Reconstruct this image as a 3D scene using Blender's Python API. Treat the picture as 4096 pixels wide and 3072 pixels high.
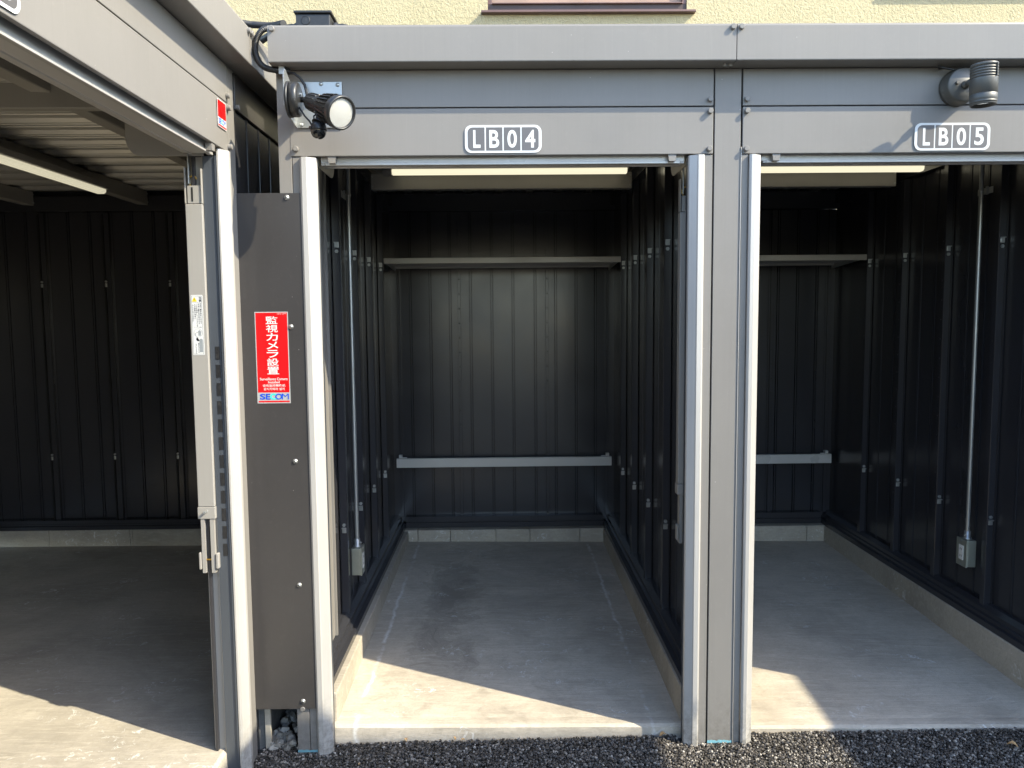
import bpy, bmesh, math, random
from mathutils import Vector, Matrix
R = math.radians
rnd = random.Random(7)
for o in list(bpy.data.objects): bpy.data.objects.remove(o)
sc = bpy.context.scene
COL = sc.collection

# ------------------------------------------------------------------ camera, sky, sun, exposure
cam = bpy.data.cameras.new("camera"); camo = bpy.data.objects.new("camera", cam); COL.objects.link(camo)
cam.sensor_width = 36; cam.lens = 3080 / 4096 * 36; cam.clip_end = 500; cam.clip_start = .01
rows = ((.99989, -.01323, -.00871), (.01211, .08179, .99658), (-.01247, -.99656, .08197))
camo.matrix_world = Matrix((rows[0] + (0,), (0, 0, 0, 0), (0, 0, 0, 0), (0, 0, 0, 1)))
def cam_matrix():
    f = 3080.0
    d = Vector((2007 - 2048, 1536 - 1282, -f)).normalized()
    u = Vector((-333.0, f * f / 254, f)).normalized(); u = (u - d * u.dot(d)).normalized()
    x = d.cross(u)
    m = Matrix((x, d, u))             # rows: world axes seen in camera space -> camera-to-world rotation
    return m.to_4x4()
camo.matrix_world = Matrix.Translation((0, -2.49925, 1.45)) @ cam_matrix()
sc.camera = camo

SUNV = Vector((2.06, -1.0, 1.9)).normalized()
w = bpy.data.worlds.new("World"); sc.world = w; w.use_nodes = True
nt = w.node_tree; bg = nt.nodes["Background"]
sky = nt.nodes.new("ShaderNodeTexSky"); sky.sky_type = 'NISHITA'; sky.sun_disc = False
sky.sun_elevation = math.asin(SUNV.z); sky.sun_rotation = math.atan2(SUNV.x, SUNV.y)
sky.air_density = 1.0; sky.dust_density = .8; sky.ozone_density = 1.6
nt.links.new(sky.outputs[0], bg.inputs[0]); bg.inputs[1].default_value = .15
sun = bpy.data.lights.new("sun", 'SUN'); suno = bpy.data.objects.new("sun", sun); COL.objects.link(suno)
sun.energy = 2.25; sun.angle = R(.53); sun.color = (1, .91, .70)
suno.rotation_euler = SUNV.to_track_quat('Z', 'Y').to_euler(); suno.location = (6, -3, 8)
sc.view_settings.view_transform = 'Standard'; sc.view_settings.look = 'None'
sc.view_settings.exposure = 2.15; sc.view_settings.gamma = 1
sc.render.engine = 'CYCLES'
sc.render.resolution_x = 1024; sc.render.resolution_y = 768

# ------------------------------------------------------------------ materials
MATS = {}
def new_mat(name):
    m = bpy.data.materials.new(name); m.use_nodes = True; MATS[name] = m
    return m, m.node_tree, m.node_tree.nodes["Principled BSDF"]
def N(nt, t, **kw):
    n = nt.nodes.new(t)
    for k, v in kw.items():
        if k.startswith('_'): setattr(n, k[1:], v)
        else: n.inputs[k.replace('_', ' ')].default_value = v
    return n
def ramp(nt, src, stops, interp='LINEAR'):
    r = nt.nodes.new("ShaderNodeValToRGB"); r.color_ramp.interpolation = interp
    e = r.color_ramp.elements
    while len(e) > 1: e.remove(e[-1])
    for i, (p, c) in enumerate(stops):
        el = e[0] if i == 0 else e.new(p)
        el.position = p; el.color = (c, c, c, 1) if isinstance(c, (int, float)) else (*c, 1)
    nt.links.new(src, r.inputs[0]); return r.outputs[0]
def mix(nt, a, b, f, mode='MIX'):
    m = nt.nodes.new("ShaderNodeMix"); m.data_type = 'RGBA'; m.blend_type = mode
    for s, v in ((m.inputs[0], f), (m.inputs[6], a), (m.inputs[7], b)):
        if hasattr(v, 'is_output'): nt.links.new(v, s)
        elif isinstance(v, (int, float)): s.default_value = v if s.type == 'VALUE' else (v, v, v, 1)
        else: s.default_value = (*v, 1)
    return m.outputs[2]
def noise(nt, scale, detail=4, rough=.5, vec=None, dist=0):
    n = N(nt, "ShaderNodeTexNoise", Scale=scale, Detail=detail, Roughness=rough, Distortion=dist)
    if vec is not None: nt.links.new(vec, n.inputs["Vector"])
    return n.outputs[0]
def pos(nt, scale=(1, 1, 1), off=(0, 0, 0)):
    g = nt.nodes.new("ShaderNodeNewGeometry"); mp = nt.nodes.new("ShaderNodeMapping")
    mp.inputs["Scale"].default_value = scale; mp.inputs["Location"].default_value = off
    nt.links.new(g.outputs["Position"], mp.inputs["Vector"]); return mp.outputs[0]
def bump(nt, b, h, strength, dist=.002):
    n = nt.nodes.new("ShaderNodeBump"); n.inputs["Strength"].default_value = strength; n.inputs["Distance"].default_value = dist
    nt.links.new(h, n.inputs["Height"]); nt.links.new(n.outputs[0], b.inputs["Normal"]); return n

def paint(name, col, rough, metal=0.0, var=.06, wav=.0, spec=.5, dust=0.0, streak=0.0, foot=0.0):
    m, t, b = new_mat(name)
    p = pos(t)
    n1 = noise(t, 2.3, 5, .6, p)
    lo = tuple(c * (1 - var) for c in col); hi = tuple(min(1, c * (1 + var)) for c in col)
    c = ramp(t, n1, [(.3, lo), (.7, hi)])
    if dust > 0:
        n3 = noise(t, 60, 6, .7, p)
        c = mix(t, c, (.45, .42, .37), ramp(t, n3, [(.55, 0.0), (.8, dust)]))
        c = mix(t, c, (.60, .58, .54), ramp(t, noise(t, 120, 1, .4, pos(t, (1, 1, 1), (5, 2, 7))), [(.82, 0.0), (.84, .5)]))
    if streak > 0:      # rain streaks and fine vertical grain
        n4 = noise(t, 1.0, 6, .7, pos(t, (70, 70, 1.3)))
        c = mix(t, c, tuple(x * .6 for x in col), ramp(t, n4, [(.48, 0.0), (.75, streak)]))
        c = mix(t, c, tuple(min(1, x * 1.5) for x in col), ramp(t, noise(t, 1.0, 3, .6, pos(t, (160, 160, 5), (3, 0, 1))), [(.62, 0.0), (.72, streak * .8)]))
    if foot > 0:        # splashed dirt near the ground
        g = t.nodes.new("ShaderNodeNewGeometry"); sp_ = t.nodes.new("ShaderNodeSeparateXYZ"); t.links.new(g.outputs["Position"], sp_.inputs[0])
        mr = N(t, "ShaderNodeMapRange"); t.links.new(sp_.outputs[2], mr.inputs[0])
        mr.inputs[1].default_value = .0; mr.inputs[2].default_value = .22; mr.inputs[3].default_value = 1.0; mr.inputs[4].default_value = 0.0
        mu = N(t, "ShaderNodeMath", _operation='MULTIPLY'); t.links.new(mr.outputs[0], mu.inputs[0]); t.links.new(ramp(t, noise(t, 45, 7, .75, p), [(.40, 0.0), (.66, foot)]), mu.inputs[1])
        c = mix(t, c, (.10, .09, .075), mu.outputs[0])
    t.links.new(c, b.inputs["Base Color"])
    b.inputs["Metallic"].default_value = metal
    b.inputs["Specular IOR Level"].default_value = spec
    rr = ramp(t, noise(t, 4, 3, .5, p), [(.3, rough * .85), (.7, min(1, rough * 1.2))])
    t.links.new(rr, b.inputs["Roughness"])
    h = noise(t, 120, 2, .5, p)
    bn = bump(t, b, h, .02, .0003)
    if wav > 0:
        n2 = noise(t, 5.0, 2, .5, p)
        b2 = t.nodes.new("ShaderNodeBump"); b2.inputs["Strength"].default_value = wav; b2.inputs["Distance"].default_value = .01
        t.links.new(n2, b2.inputs["Height"]); t.links.new(b2.outputs[0], bn.inputs["Normal"])
    return m
grey = paint("grey_coated_steel", (.205, .193, .177), .36, .0, .05, .05, .22, dust=.05, streak=.10, foot=.6)
dark = paint("dark_wall_steel", (.030, .030, .034), .22, .0, .05, .03, .5)
darkmatt = paint("dark_panel_steel", (.042, .039, .038), .32, .0, .06, .04, .5, dust=.03, streak=.12, foot=.8)
alu = paint("anodised_aluminium", (.46, .44, .41), .36, .22, .04, .0, .5, streak=.20, foot=.7)
white_paint = paint("white_coated_steel", (.29, .275, .25), .4, .0, .03, streak=.08)
galv = paint("galvanised_steel", (.42, .43, .42), .35, .7, .2, .02)
zinc = paint("zinc_plated_box", (.42, .43, .36), .4, .75, .18, .02)
roofsteel = paint("roof_sheet_steel", (.52, .50, .46), .34, .45, .08, .03, dust=.15)
beamp = paint("beam_grey_paint", (.33, .31, .275), .4, .1, .05, streak=.1)
spotm = paint("satin_charcoal_metal", (.10, .096, .085), .40, .35, .06, 0, .6)
railp = paint("rail_grey_paint", (.52, .50, .47), .3, .1, .04)
shelfp = paint("shelf_grey_paint", (.40, .38, .345), .35, .1, .04)
black = paint("black_plastic", (.016, .016, .017), .42, 0, .2, 0, .5, dust=.08)
blackmetal = paint("black_cast_metal", (.030, .030, .030), .38, .3, .15, 0, .6, dust=.12)
brown = paint("brown_window_frame", (.13, .075, .065), .45, .2, .15)
browndk = paint("dark_brown_track", (.05, .03, .026), .45, .2, .15)
wood = paint("tan_window_sash", (.30, .20, .15), .5, .1, .2)
white = paint("white_vinyl", (.62, .62, .60), .35, 0, .01)
cellm = paint("sign_grey_vinyl", (.10, .095, .095), .4, 0, .03)
red = paint("red_vinyl", (.62, .002, .004), .35, 0, .02)
blue = paint("blue_vinyl", (.004, .06, .50), .35, 0, .02)
teal = paint("teal_vinyl", (.04, .62, .50), .35, 0, .02)
yellow = paint("yellow_vinyl", (.80, .60, .02), .35, 0, .02)
ink = paint("black_ink", (.02, .02, .03), .4, 0, .02)
greyink = paint("grey_ink", (.25, .27, .28), .4, 0, .02)
silver = paint("silver_vinyl", (.40, .41, .40), .4, .2, .02)
galvd = paint('blue_grey_channel', (.075, .085, .10), .4, .3, .05)
slotm = paint("dark_slot", (.004, .004, .004), .8, 0, .0)
brass = paint("brass", (.62, .40, .10), .3, .9, .1)
bluep = paint("blue_primer_paint", (.15, .34, .40), .6, 0, .3)
socketm = paint("socket_ivory", (.72, .71, .66), .35, 0, .02)
lens_m, t, b = new_mat("frosted_lens")
b.inputs["Base Color"].default_value = (.46, .45, .41, 1); b.inputs["Roughness"].default_value = .25
b.inputs["Coat Weight"].default_value = .6; b.inputs["Coat Roughness"].default_value = .1
v = N(t, "ShaderNodeTexVoronoi", Scale=260.0); bump(t, b, v.outputs[0], .6, .001)
dome_m, t, b = new_mat("smoked_dome"); b.inputs["Base Color"].default_value = (.012, .012, .012, 1); b.inputs["Roughness"].default_value = .08
b.inputs["Coat Weight"].default_value = .5
glass_m, t, b = new_mat("window_glass"); b.inputs["Base Color"].default_value = (.10, .11, .12, 1); b.inputs["Roughness"].default_value = .05
b.inputs["Coat Weight"].default_value = 1

def lampmat(name, e):
    m, t, b = new_mat(name)
    b.inputs["Base Color"].default_value = (.5, .49, .44, 1); b.inputs["Roughness"].default_value = .4
    b.inputs["Emission Color"].default_value = (1, .92, .66, 1); b.inputs["Emission Strength"].default_value = e
    return m
lamp_on = lampmat("lamp_diffuser", .225)
lamp_dim = lampmat("lamp_diffuser_dim", .14)

def concrete(name, base, seed, stain=.5, wet=None):
    m, t, b = new_mat(name)
    p = pos(t, (1, 1, 1), (seed, seed * .7, 0)); ps = pos(t, (3.0, 22, 14), (seed, 0, 0))
    big = noise(t, 1.9, 9, .68, p, .5); mid = noise(t, 9, 10, .72, p, .7); fine = noise(t, 85, 7, .8, p); pore = noise(t, 420, 3, .7, p)
    streak = noise(t, 2.6, 9, .74, ps, .4)
    c = ramp(t, big, [(.34, tuple(x * .70 for x in base)), (.50, tuple(x * .92 for x in base)), (.56, base), (.70, tuple(min(1, x * 1.15) for x in base))])
    c = mix(t, c, tuple(x * .52 for x in base), ramp(t, mid, [(.50, 0.0), (.64, stain * .55), (.74, stain)]))
    c = mix(t, c, tuple(min(1, x * 1.25) for x in base), ramp(t, streak, [(.50, 0.0), (.62, .40), (.75, .6)]))
    c = mix(t, c, tuple(x * .60 for x in base), ramp(t, noise(t, 3.4, 9, .74, pos(t, (2.4, 26, 14), (seed + 7, 2, 0)), .4), [(.54, 0.0), (.70, .5)]))
    c = mix(t, c, tuple(x * .35 for x in base), ramp(t, pore, [(.68, 0.0), (.74, .5)]))
    n5 = noise(t, 24, 9, .78, p, 1.2)
    msk = N(t, "ShaderNodeMath", _operation='MULTIPLY')
    t.links.new(ramp(t, noise(t, 2.6, 5, .6, pos(t, (1, 2, 1), (seed + 9, 4, 0))), [(.52, 0.0), (.62, 1.0)]), msk.inputs[0])
    t.links.new(ramp(t, n5, [(.57, 0.0), (.60, .9)]), msk.inputs[1])
    if wet:
        g = t.nodes.new("ShaderNodeNewGeometry"); sx = t.nodes.new("ShaderNodeSeparateXYZ"); t.links.new(g.outputs["Position"], sx.inputs[0])
        (xc, xw), (ya, yb) = wet
        nn = noise(t, 5.0, 10, .76, p, .9)
        def M(op, a, b_):
            n_ = t.nodes.new("ShaderNodeMath"); n_.operation = op
            for i_, v_ in enumerate((a, b_)):
                if hasattr(v_, 'is_output'): t.links.new(v_, n_.inputs[i_])
                else: n_.inputs[i_].default_value = v_
            return n_.outputs[0]
        dx = M('ABSOLUTE', M('SUBTRACT', sx.outputs[0], xc), 0); dx = M('DIVIDE', dx, xw)
        dy = M('ABSOLUTE', M('SUBTRACT', sx.outputs[1], (ya + yb) / 2), 0); dy = M('DIVIDE', dy, (yb - ya) / 2)
        dd = M('MAXIMUM', dx, dy)
        val = M('SUBTRACT', M('SUBTRACT', M('MULTIPLY', nn, 3.4), .85), dd)
        c = mix(t, c, tuple(x * .42 for x in base), ramp(t, val, [(.12, 0.0), (.26, .45), (.36, .15), (.48, .65), (.62, .35), (.75, .7)]))
        # cement line left along the edges of the pour
        wob = M('MULTIPLY', noise(t, 9, 5, .7, p), .05)
        for xc_ in (-.52, .515):
            dl = M('ABSOLUTE', M('SUBTRACT', M('SUBTRACT', sx.outputs[0], wob), xc_ - .025), 0)
            e = M('MULTIPLY', ramp(t, dl, [(.0, .85), (.006, .5), (.009, 0.0)]), ramp(t, noise(t, 5, 6, .7, p), [(.42, 0.0), (.55, 1.0)]))
            c = mix(t, c, (.66, .65, .62), e)
    c = mix(t, c, (.64, .63, .60), msk.outputs[0])
    c = mix(t, c, (.42, .33, .20), ramp(t, noise(t, 1.1, 3, .5, pos(t, (1, 1, 1), (seed + 20, 2, 0))), [(.60, 0.0), (.8, .35)]))
    c = mix(t, c, 0.5, ramp(t, fine, [(.3, .0), (.7, .10)]), 'OVERLAY')
    c = mix(t, c, tuple(x * .62 for x in base), ramp(t, fine, [(.50, 0.0), (.62, .34), (.75, .6)]))
    c = mix(t, c, tuple(min(1, x * 1.35) for x in base), ramp(t, fine, [(.26, .55), (.40, 0.0)]))
    t.links.new(c, b.inputs["Base Color"])
    t.links.new(ramp(t, mid, [(.35, .85), (.7, .5)]), b.inputs["Roughness"])
    bn = bump(t, b, fine, .35, .0012)
    b2 = t.nodes.new("ShaderNodeBump"); b2.inputs["Strength"].default_value = .35; b2.inputs["Distance"].default_value = .006
    t.links.new(streak, b2.inputs["Height"]); t.links.new(b2.outputs[0], bn.inputs["Normal"])
    return m
conc4 = concrete("concrete_floor_a", (.475, .42, .342), 0.0, .75, ((-.27, .17), (.35, 2.0)))
conc5 = concrete("concrete_floor_b", (.475, .42, .342), 5.3, .6)
conc3 = concrete("concrete_floor_c", (.42, .38, .315), 11.7, .35)
conck = concrete("concrete_kerb", (.41, .365, .295), 3.1, .3)
concb = concrete("concrete_dark", (.13, .13, .125), 8.1, .3)

stucco, t, b = new_mat("cream_stucco")
p = pos(t)
n1 = noise(t, 52, 5, .66, pos(t, (1, 1, .8)), .8); n2 = noise(t, 1.2, 4, .6, p)
c = ramp(t, n2, [(.3, (.40, .345, .205)), (.7, (.45, .39, .24))])
c = mix(t, c, (.22, .185, .10), ramp(t, n1, [(.28, .45), (.42, 0.0)]))
t.links.new(c, b.inputs["Base Color"]); b.inputs["Roughness"].default_value = .9
bump(t, b, n1, .9, .015)

asph, t, b = new_mat("asphalt")
p = pos(t); n1 = noise(t, 160, 5, .7, p); n2 = noise(t, 3, 4, .6, p)
c = ramp(t, n1, [(.35, (.012, .012, .012)), (.6, (.05, .05, .048)), (.8, (.12, .118, .11))])
t.links.new(c, b.inputs["Base Color"]); b.inputs["Roughness"].default_value = .7
bump(t, b, n1, 1.0, .006)

stone_m, t, b = new_mat("asphalt_stone")
oi = t.nodes.new("ShaderNodeNewGeometry")
c = ramp(t, oi.outputs["Random Per Island"], [(0, (.018, .015, .012)), (.5, (.044, .037, .030)), (.8, (.10, .086, .072)), (.95, (.23, .205, .175)), (1, (.36, .33, .29))])
c = mix(t, c, (.11, .105, .10), ramp(t, noise(t, 500, 3, .6, pos(t)), [(.5, 0.0), (.75, .4)]))
t.links.new(c, b.inputs["Base Color"]); b.inputs["Roughness"].default_value = .42; b.inputs["Specular IOR Level"].default_value = .6
gravel_m, t, b = new_mat("crushed_stone")
oi = t.nodes.new("ShaderNodeNewGeometry")
c = ramp(t, oi.outputs["Random Per Island"], [(0, (.13, .12, .10)), (.5, (.24, .225, .195)), (1, (.40, .38, .34))])
c = mix(t, c, (.12, .10, .08), ramp(t, noise(t, 60, 5, .7, pos(t)), [(.5, 0.0), (.7, .5)]))
t.links.new(c, b.inputs["Base Color"]); b.inputs["Roughness"].default_value = .85
leaf_m, t, b = new_mat("dry_leaf"); b.inputs["Roughness"].default_value = .7
t.links.new(ramp(t, noise(t, 200, 3, .6, pos(t)), [(.3, (.42, .22, .09)), (.7, (.62, .42, .20))]), b.inputs["Base Color"])

# ------------------------------------------------------------------ mesh helpers
class MB:
    def __init__(s): s.bm = bmesh.new(); s.mi = 0; s.smooth = False
    def _fin(s, faces):
        for f in faces: f.material_index = s.mi; f.smooth = s.smooth
    def box(s, x0, x1, y0, y1, z0, z1, bev=0, seg=2):
        r = bmesh.ops.create_cube(s.bm, size=1)
        vs = r['verts']
        for v in vs:
            v.co = Vector(((x0 + x1) / 2 + v.co.x * (x1 - x0), (y0 + y1) / 2 + v.co.y * (y1 - y0), (z0 + z1) / 2 + v.co.z * (z1 - z0)))
        fs = list({f for v in vs for f in v.link_faces})
        s._fin(fs)
        if bev > 0:
            es = list({e for v in vs for e in v.link_edges})
            r = bmesh.ops.bevel(s.bm, geom=es, offset=bev, segments=seg, affect='EDGES', profile=.5)
            for f in r['faces']: f.material_index = s.mi
        return s
    def prism(s, prof, axis, a0, a1):
        """closed 2-D profile (ccw or cw) swept along axis; profile coords are the two remaining axes in order"""
        def mk(p, a):
            return {'x': (a, p[0], p[1]), 'y': (p[0], a, p[1]), 'z': (p[0], p[1], a)}[axis]
        v0 = [s.bm.verts.new(mk(p, a0)) for p in prof]; v1 = [s.bm.verts.new(mk(p, a1)) for p in prof]
        n = len(prof); fs = []
        for i in range(n):
            j = (i + 1) % n; fs.append(s.bm.faces.new((v0[i], v0[j], v1[j], v1[i])))
        fs.append(s.bm.faces.new(v0[::-1])); fs.append(s.bm.faces.new(v1))
        s._fin(fs); return s
    def ribbon(s, line, axis, a0, a1, th, tdir=1):
        """open polyline given thickness th along second profile coordinate"""
        return s.prism([tuple(p) for p in line] + [(p[0], p[1] + th * tdir) for p in line[::-1]], axis, a0, a1)
    def ribbonx(s, line, axis, a0, a1, th):
        return s.prism([tuple(p) for p in line] + [(p[0] + th, p[1]) for p in line[::-1]], axis, a0, a1)
    def lathe(s, prof, c, axis=(0, 0, 1), n=32, smooth=True):
        q = Vector(axis).normalized().to_track_quat('Z', 'Y'); c = Vector(c); rings = []
        for r, h in prof:
            if r < 1e-6: rings.append([s.bm.verts.new(c + q @ Vector((0, 0, h)))])
            else: rings.append([s.bm.verts.new(c + q @ Vector((r * math.cos(2 * math.pi * i / n), r * math.sin(2 * math.pi * i / n), h))) for i in range(n)])
        fs = []
        for a, b in zip(rings[:-1], rings[1:]):
            for i in range(n):
                j = (i + 1) % n
                if len(a) == 1 and len(b) == 1: continue
                if len(a) == 1: fs.append(s.bm.faces.new((a[0], b[i], b[j])))
                elif len(b) == 1: fs.append(s.bm.faces.new((a[i], b[0], a[j])))
                else: fs.append(s.bm.faces.new((a[i], b[i], b[j], a[j])))
        for f in fs: f.material_index = s.mi; f.smooth = smooth
        return s
    def cyl(s, c, r, h, axis=(0, 0, 1), n=20, cham=0):
        prof = [(0, 0), (r, 0), (r, h - cham), (r - cham, h), (0, h)] if cham else [(0, 0), (r, 0), (r, h), (0, h)]
        k = s.lathe(prof, c, axis, n, False)
        return k
    def tube(s, pts, r, n=12, smooth=True, radii=None):
        pts = [Vector(p) for p in pts]; rings = []
        up = Vector((0, 0, 1)); prev = None
        for i, p in enumerate(pts):
            tg = (pts[min(i + 1, len(pts) - 1)] - pts[max(i - 1, 0)]).normalized()
            if prev is None:
                a = tg.orthogonal().normalized()
            else: a = (prev - tg * prev.dot(tg)).normalized()
            prev = a; b = tg.cross(a); rr = radii[i] if radii else r
            rings.append([s.bm.verts.new(p + (a * math.cos(2 * math.pi * k / n) + b * math.sin(2 * math.pi * k / n)) * rr) for k in range(n)])
        fs = []
        for u, v in zip(rings[:-1], rings[1:]):
            for k in range(n):
                j = (k + 1) % n; f = s.bm.faces.new((u[k], u[j], v[j], v[k])); f.smooth = smooth; fs.append(f)
        for rg in (rings[0][::-1], rings[-1]): fs.append(s.bm.faces.new(rg))
        for f in fs: f.material_index = s.mi
        return s
    def poly(s, pts, th=0, d=(0, -1, 0)):
        vs = [s.bm.verts.new(Vector(p)) for p in pts]; D = Vector(d) * th
        if th == 0: s._fin([s.bm.faces.new(vs)]); return s
        v2 = [s.bm.verts.new(v.co + D) for v in vs]; n = len(vs)
        fs = [s.bm.faces.new(vs[::-1]), s.bm.faces.new(v2)]
        for i in range(n):
            j = (i + 1) % n; fs.append(s.bm.faces.new((vs[i], vs[j], v2[j], v2[i])))
        s._fin(fs); return s
    def build(s, name, mats, parent=None, M=None):
        bmesh.ops.recalc_face_normals(s.bm, faces=s.bm.faces)
        me = bpy.data.meshes.new(name)
        off = None; q = parent
        while q is not None and off is None: off = q.get('_org'); q = q.parent
        if off is not None: bmesh.ops.translate(s.bm, verts=s.bm.verts, vec=-Vector(off))
        if M is not None: s.bm.transform(M)
        s.bm.to_mesh(me); s.bm.free()
        if not isinstance(mats, (list, tuple)): mats = [mats]
        for m in mats: me.materials.append(m)
        o = bpy.data.objects.new(name, me); COL.objects.link(o)
        if parent is not None: o.parent = parent
        return o
def tag(o, label=None, cat=None, group=None, kind=None):
    if label: o['label'] = label
    if cat: o['category'] = cat
    if group: o['group'] = group
    if kind: o['kind'] = kind
    return o
def thing(name, loc, label, cat, group=None, rz=0, world=None):
    """Empty at the base of a thing; its parts are written in scene coordinates and shifted here"""
    e = bpy.data.objects.new(name, None); COL.objects.link(e); e.empty_display_size = .1
    e.location = world if world is not None else loc; e.rotation_euler = (0, 0, rz)
    e['_org'] = tuple(loc); tag(e, label, cat, group); return e
def dupe(src, parent, loc):
    c = src.copy(); COL.objects.link(c); c.parent = parent; c.location = loc; return c
def rrect(x0, x1, z0, z1, r, n=6):
    pts = []
    for cx, cz, a0 in ((x1 - r, z1 - r, 0), (x0 + r, z1 - r, 90), (x0 + r, z0 + r, 180), (x1 - r, z0 + r, 270)):
        for i in range(n + 1):
            a = R(a0 + 90 * i / n); pts.append((cx + r * math.cos(a), cz + r * math.sin(a)))
    return pts
def text_bm(txt, th=.0006, bold=0.0):
    cu = bpy.data.curves.new("t", 'FONT'); cu.body = txt; cu.size = 1; cu.offset = bold; cu.resolution_u = 5
    ob = bpy.data.objects.new("t", cu); COL.objects.link(ob)
    bpy.context.view_layer.update()
    me = bpy.data.meshes.new_from_object(ob.evaluated_get(bpy.context.evaluated_depsgraph_get()))
    bm = bmesh.new(); bm.from_mesh(me)
    bpy.data.objects.remove(ob); bpy.data.curves.remove(cu); bpy.data.meshes.remove(me)
    return bm
def text_into(mb, txt, x0, x1, z0, z1, y, th=.0006, bold=0.0):
    """fit a string to the rectangle on the plane y, facing -y"""
    bm = text_bm(txt, bold=bold)
    if not bm.verts: bm.free(); return
    xs = [v.co.x for v in bm.verts]; ys = [v.co.y for v in bm.verts]
    a, b_, c, d = min(xs), max(xs), min(ys), max(ys)
    sx = (x1 - x0) / max(b_ - a, 1e-6); sz = (z1 - z0) / max(d - c, 1e-6)
    mp = {}
    for v in bm.verts: mp[v.index] = mb.bm.verts.new((x0 + (v.co.x - a) * sx, y, z0 + (v.co.y - c) * sz))
    fs = []
    for f in bm.faces:
        try: fs.append(mb.bm.faces.new([mp[v.index] for v in f.verts]))
        except ValueError: pass
    bm.free()
    r = bmesh.ops.extrude_face_region(mb.bm, geom=fs)
    nv = [g for g in r['geom'] if isinstance(g, bmesh.types.BMVert)]
    bmesh.ops.translate(mb.bm, verts=nv, vec=(0, -th, 0))
    for g in r['geom']:
        if isinstance(g, bmesh.types.BMFace): g.material_index = mb.mi
    for f in fs: f.material_index = mb.mi

# ------------------------------------------------------------------ ground and the concrete slabs
mb = MB(); mb.poly([(-40, -40, -.016), (40, -40, -.016), (40, 40, -.016), (-40, 40, -.016)])
tag(mb.build("ground", asph), kind='structure')

def slab(name, x0, x1, ytop, mat, zf, label=None, along='x'):
    """sloping floor slab with a small tooled lip along its front edge"""
    mb = MB()
    nx = 24; ys = [0, .012, .03, .055, .075, .4, 1.2, ytop]
    dz = [-.008, -.001, 0, -.0015, 0, 0, 0, 0]
    grid = []
    for i in range(nx + 1):
        X = x0 + (x1 - x0) * i / nx
        grid.append([mb.bm.verts.new((X, .065 + y if k else .065 + rnd.uniform(-.001, .001), zf(X, .065 + y) + dz[k])) for k, y in enumerate(ys)])
    for a, b in zip(grid[:-1], grid[1:]):
        for k in range(len(ys) - 1): mb.bm.faces.new((a[k], b[k], b[k + 1], a[k + 1]))
    bot = [mb.bm.verts.new((g[0].co.x, .063, -.03)) for g in grid]
    for i in range(nx): mb.bm.faces.new((bot[i], bot[i + 1], grid[i + 1][0], grid[i][0]))
    bb = [mb.bm.verts.new((g[0].co.x, ytop + .065, -.03)) for g in grid]
    for i in range(nx):
        mb.bm.faces.new((bb[i], bb[i + 1], bot[i + 1], bot[i])); mb.bm.faces.new((bb[i + 1], bb[i], grid[i][-1], grid[i + 1][-1]))
    for e in (0, -1): mb.bm.faces.new([bot[e]] + grid[e][:] + [bb[e]])
    return mb
zf45 = lambda X, Y: .058 - .016 * X + .012 * Y if X < 1 else .042 - .012 * (X - 1) + .014 * Y
tag(slab("f", -.60, .64, 2.2, None, lambda X, Y: .050 - .013 * X + .018 * Y).build("concrete_floor", conc4), kind='structure')
tag(slab("f", .79, 2.03, 2.2, None, lambda X, Y: .040 - .0115 * X + .0235 * Y).build("concrete_floor", conc5), kind='structure')

# kerbs under the walls
def kerb(name, boxes, mat=conck, label=None):
    mb = MB()
    for b in boxes: mb.box(*b, bev=.004)
    return tag(mb.build(name, mat), kind='structure')
kerb("concrete_kerb", [(-.70, -.587, .092, 2.161, -.02, .163)])
kerb("concrete_kerb", [(.614, .70, .092, 2.161, -.02, .163)])
kerb("concrete_kerb", [(.703, .785, .092, 2.161, -.02, .163)])
kerb("concrete_kerb", [(1.985, 2.10, .092, 2.161, -.02, .163)])
def blockrow(x0, x1, y0, y1, z0, z1, cuts):
    mb = MB(); xs = [x0] + cuts + [x1]
    for a, b in zip(xs[:-1], xs[1:]): mb.box(a + .001, b - .001, y0, y1, z0, z1, bev=.003)
    return mb
tag(blockrow(-.70, .70, 2.163, 2.32, -.02, .166, [-.53, -.33, -.05, .16, .47]).build("concrete_kerb", conck), kind='structure')
tag(blockrow(.702, 2.10, 2.163, 2.32, -.02, .166, [1.1, 1.5, 1.88]).build("concrete_kerb", conck), kind='structure')

# ------------------------------------------------------------------ storage units
def bolt_bm():
    mb = MB(); mb.cyl((0, .003, 0), .0084, .0135, (0, -1, 0), 20, .0014); return mb
def clip_bm(sgn):
    """shiny strap clip with its bolt, on the face of a wall stud that looks towards the door"""
    mb = MB(); mb.box(-.009, .009, -.004, 0, -.010, .014, bev=.002); mb.box(-.009, .009, -.012, -.004, .010, .013)
    mb.cyl((0, 0, -.024 * sgn), .0075, .005, (0, -1, 0), 6); mb.cyl((0, -.005, -.024 * sgn), .005, .003, (0, -1, 0), 12)
    return mb
def guide_profile(x_out, x_in, s):
    """door guide cross section; s=+1 when the opening lies towards +x"""
    wdt = abs(x_in - x_out)
    P = [(0, .001), (0, -.007), (.006, -.012), (wdt * .42, -.012), (wdt * .50, -.008), (wdt * .94, .004), (wdt, .010), (wdt, .015),
         (wdt - .004, .0165), (.003, .0165)]
    return [(x_out + s * a, b) for a, b in P]
def stud_bm(x0, x1, y0, y1, z0, z1, holes_axis=None, hz=()):
    mb = MB(); mb.box(x0, x1, y0, y1, z0, z1, bev=.0015, seg=1); return mb
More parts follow.
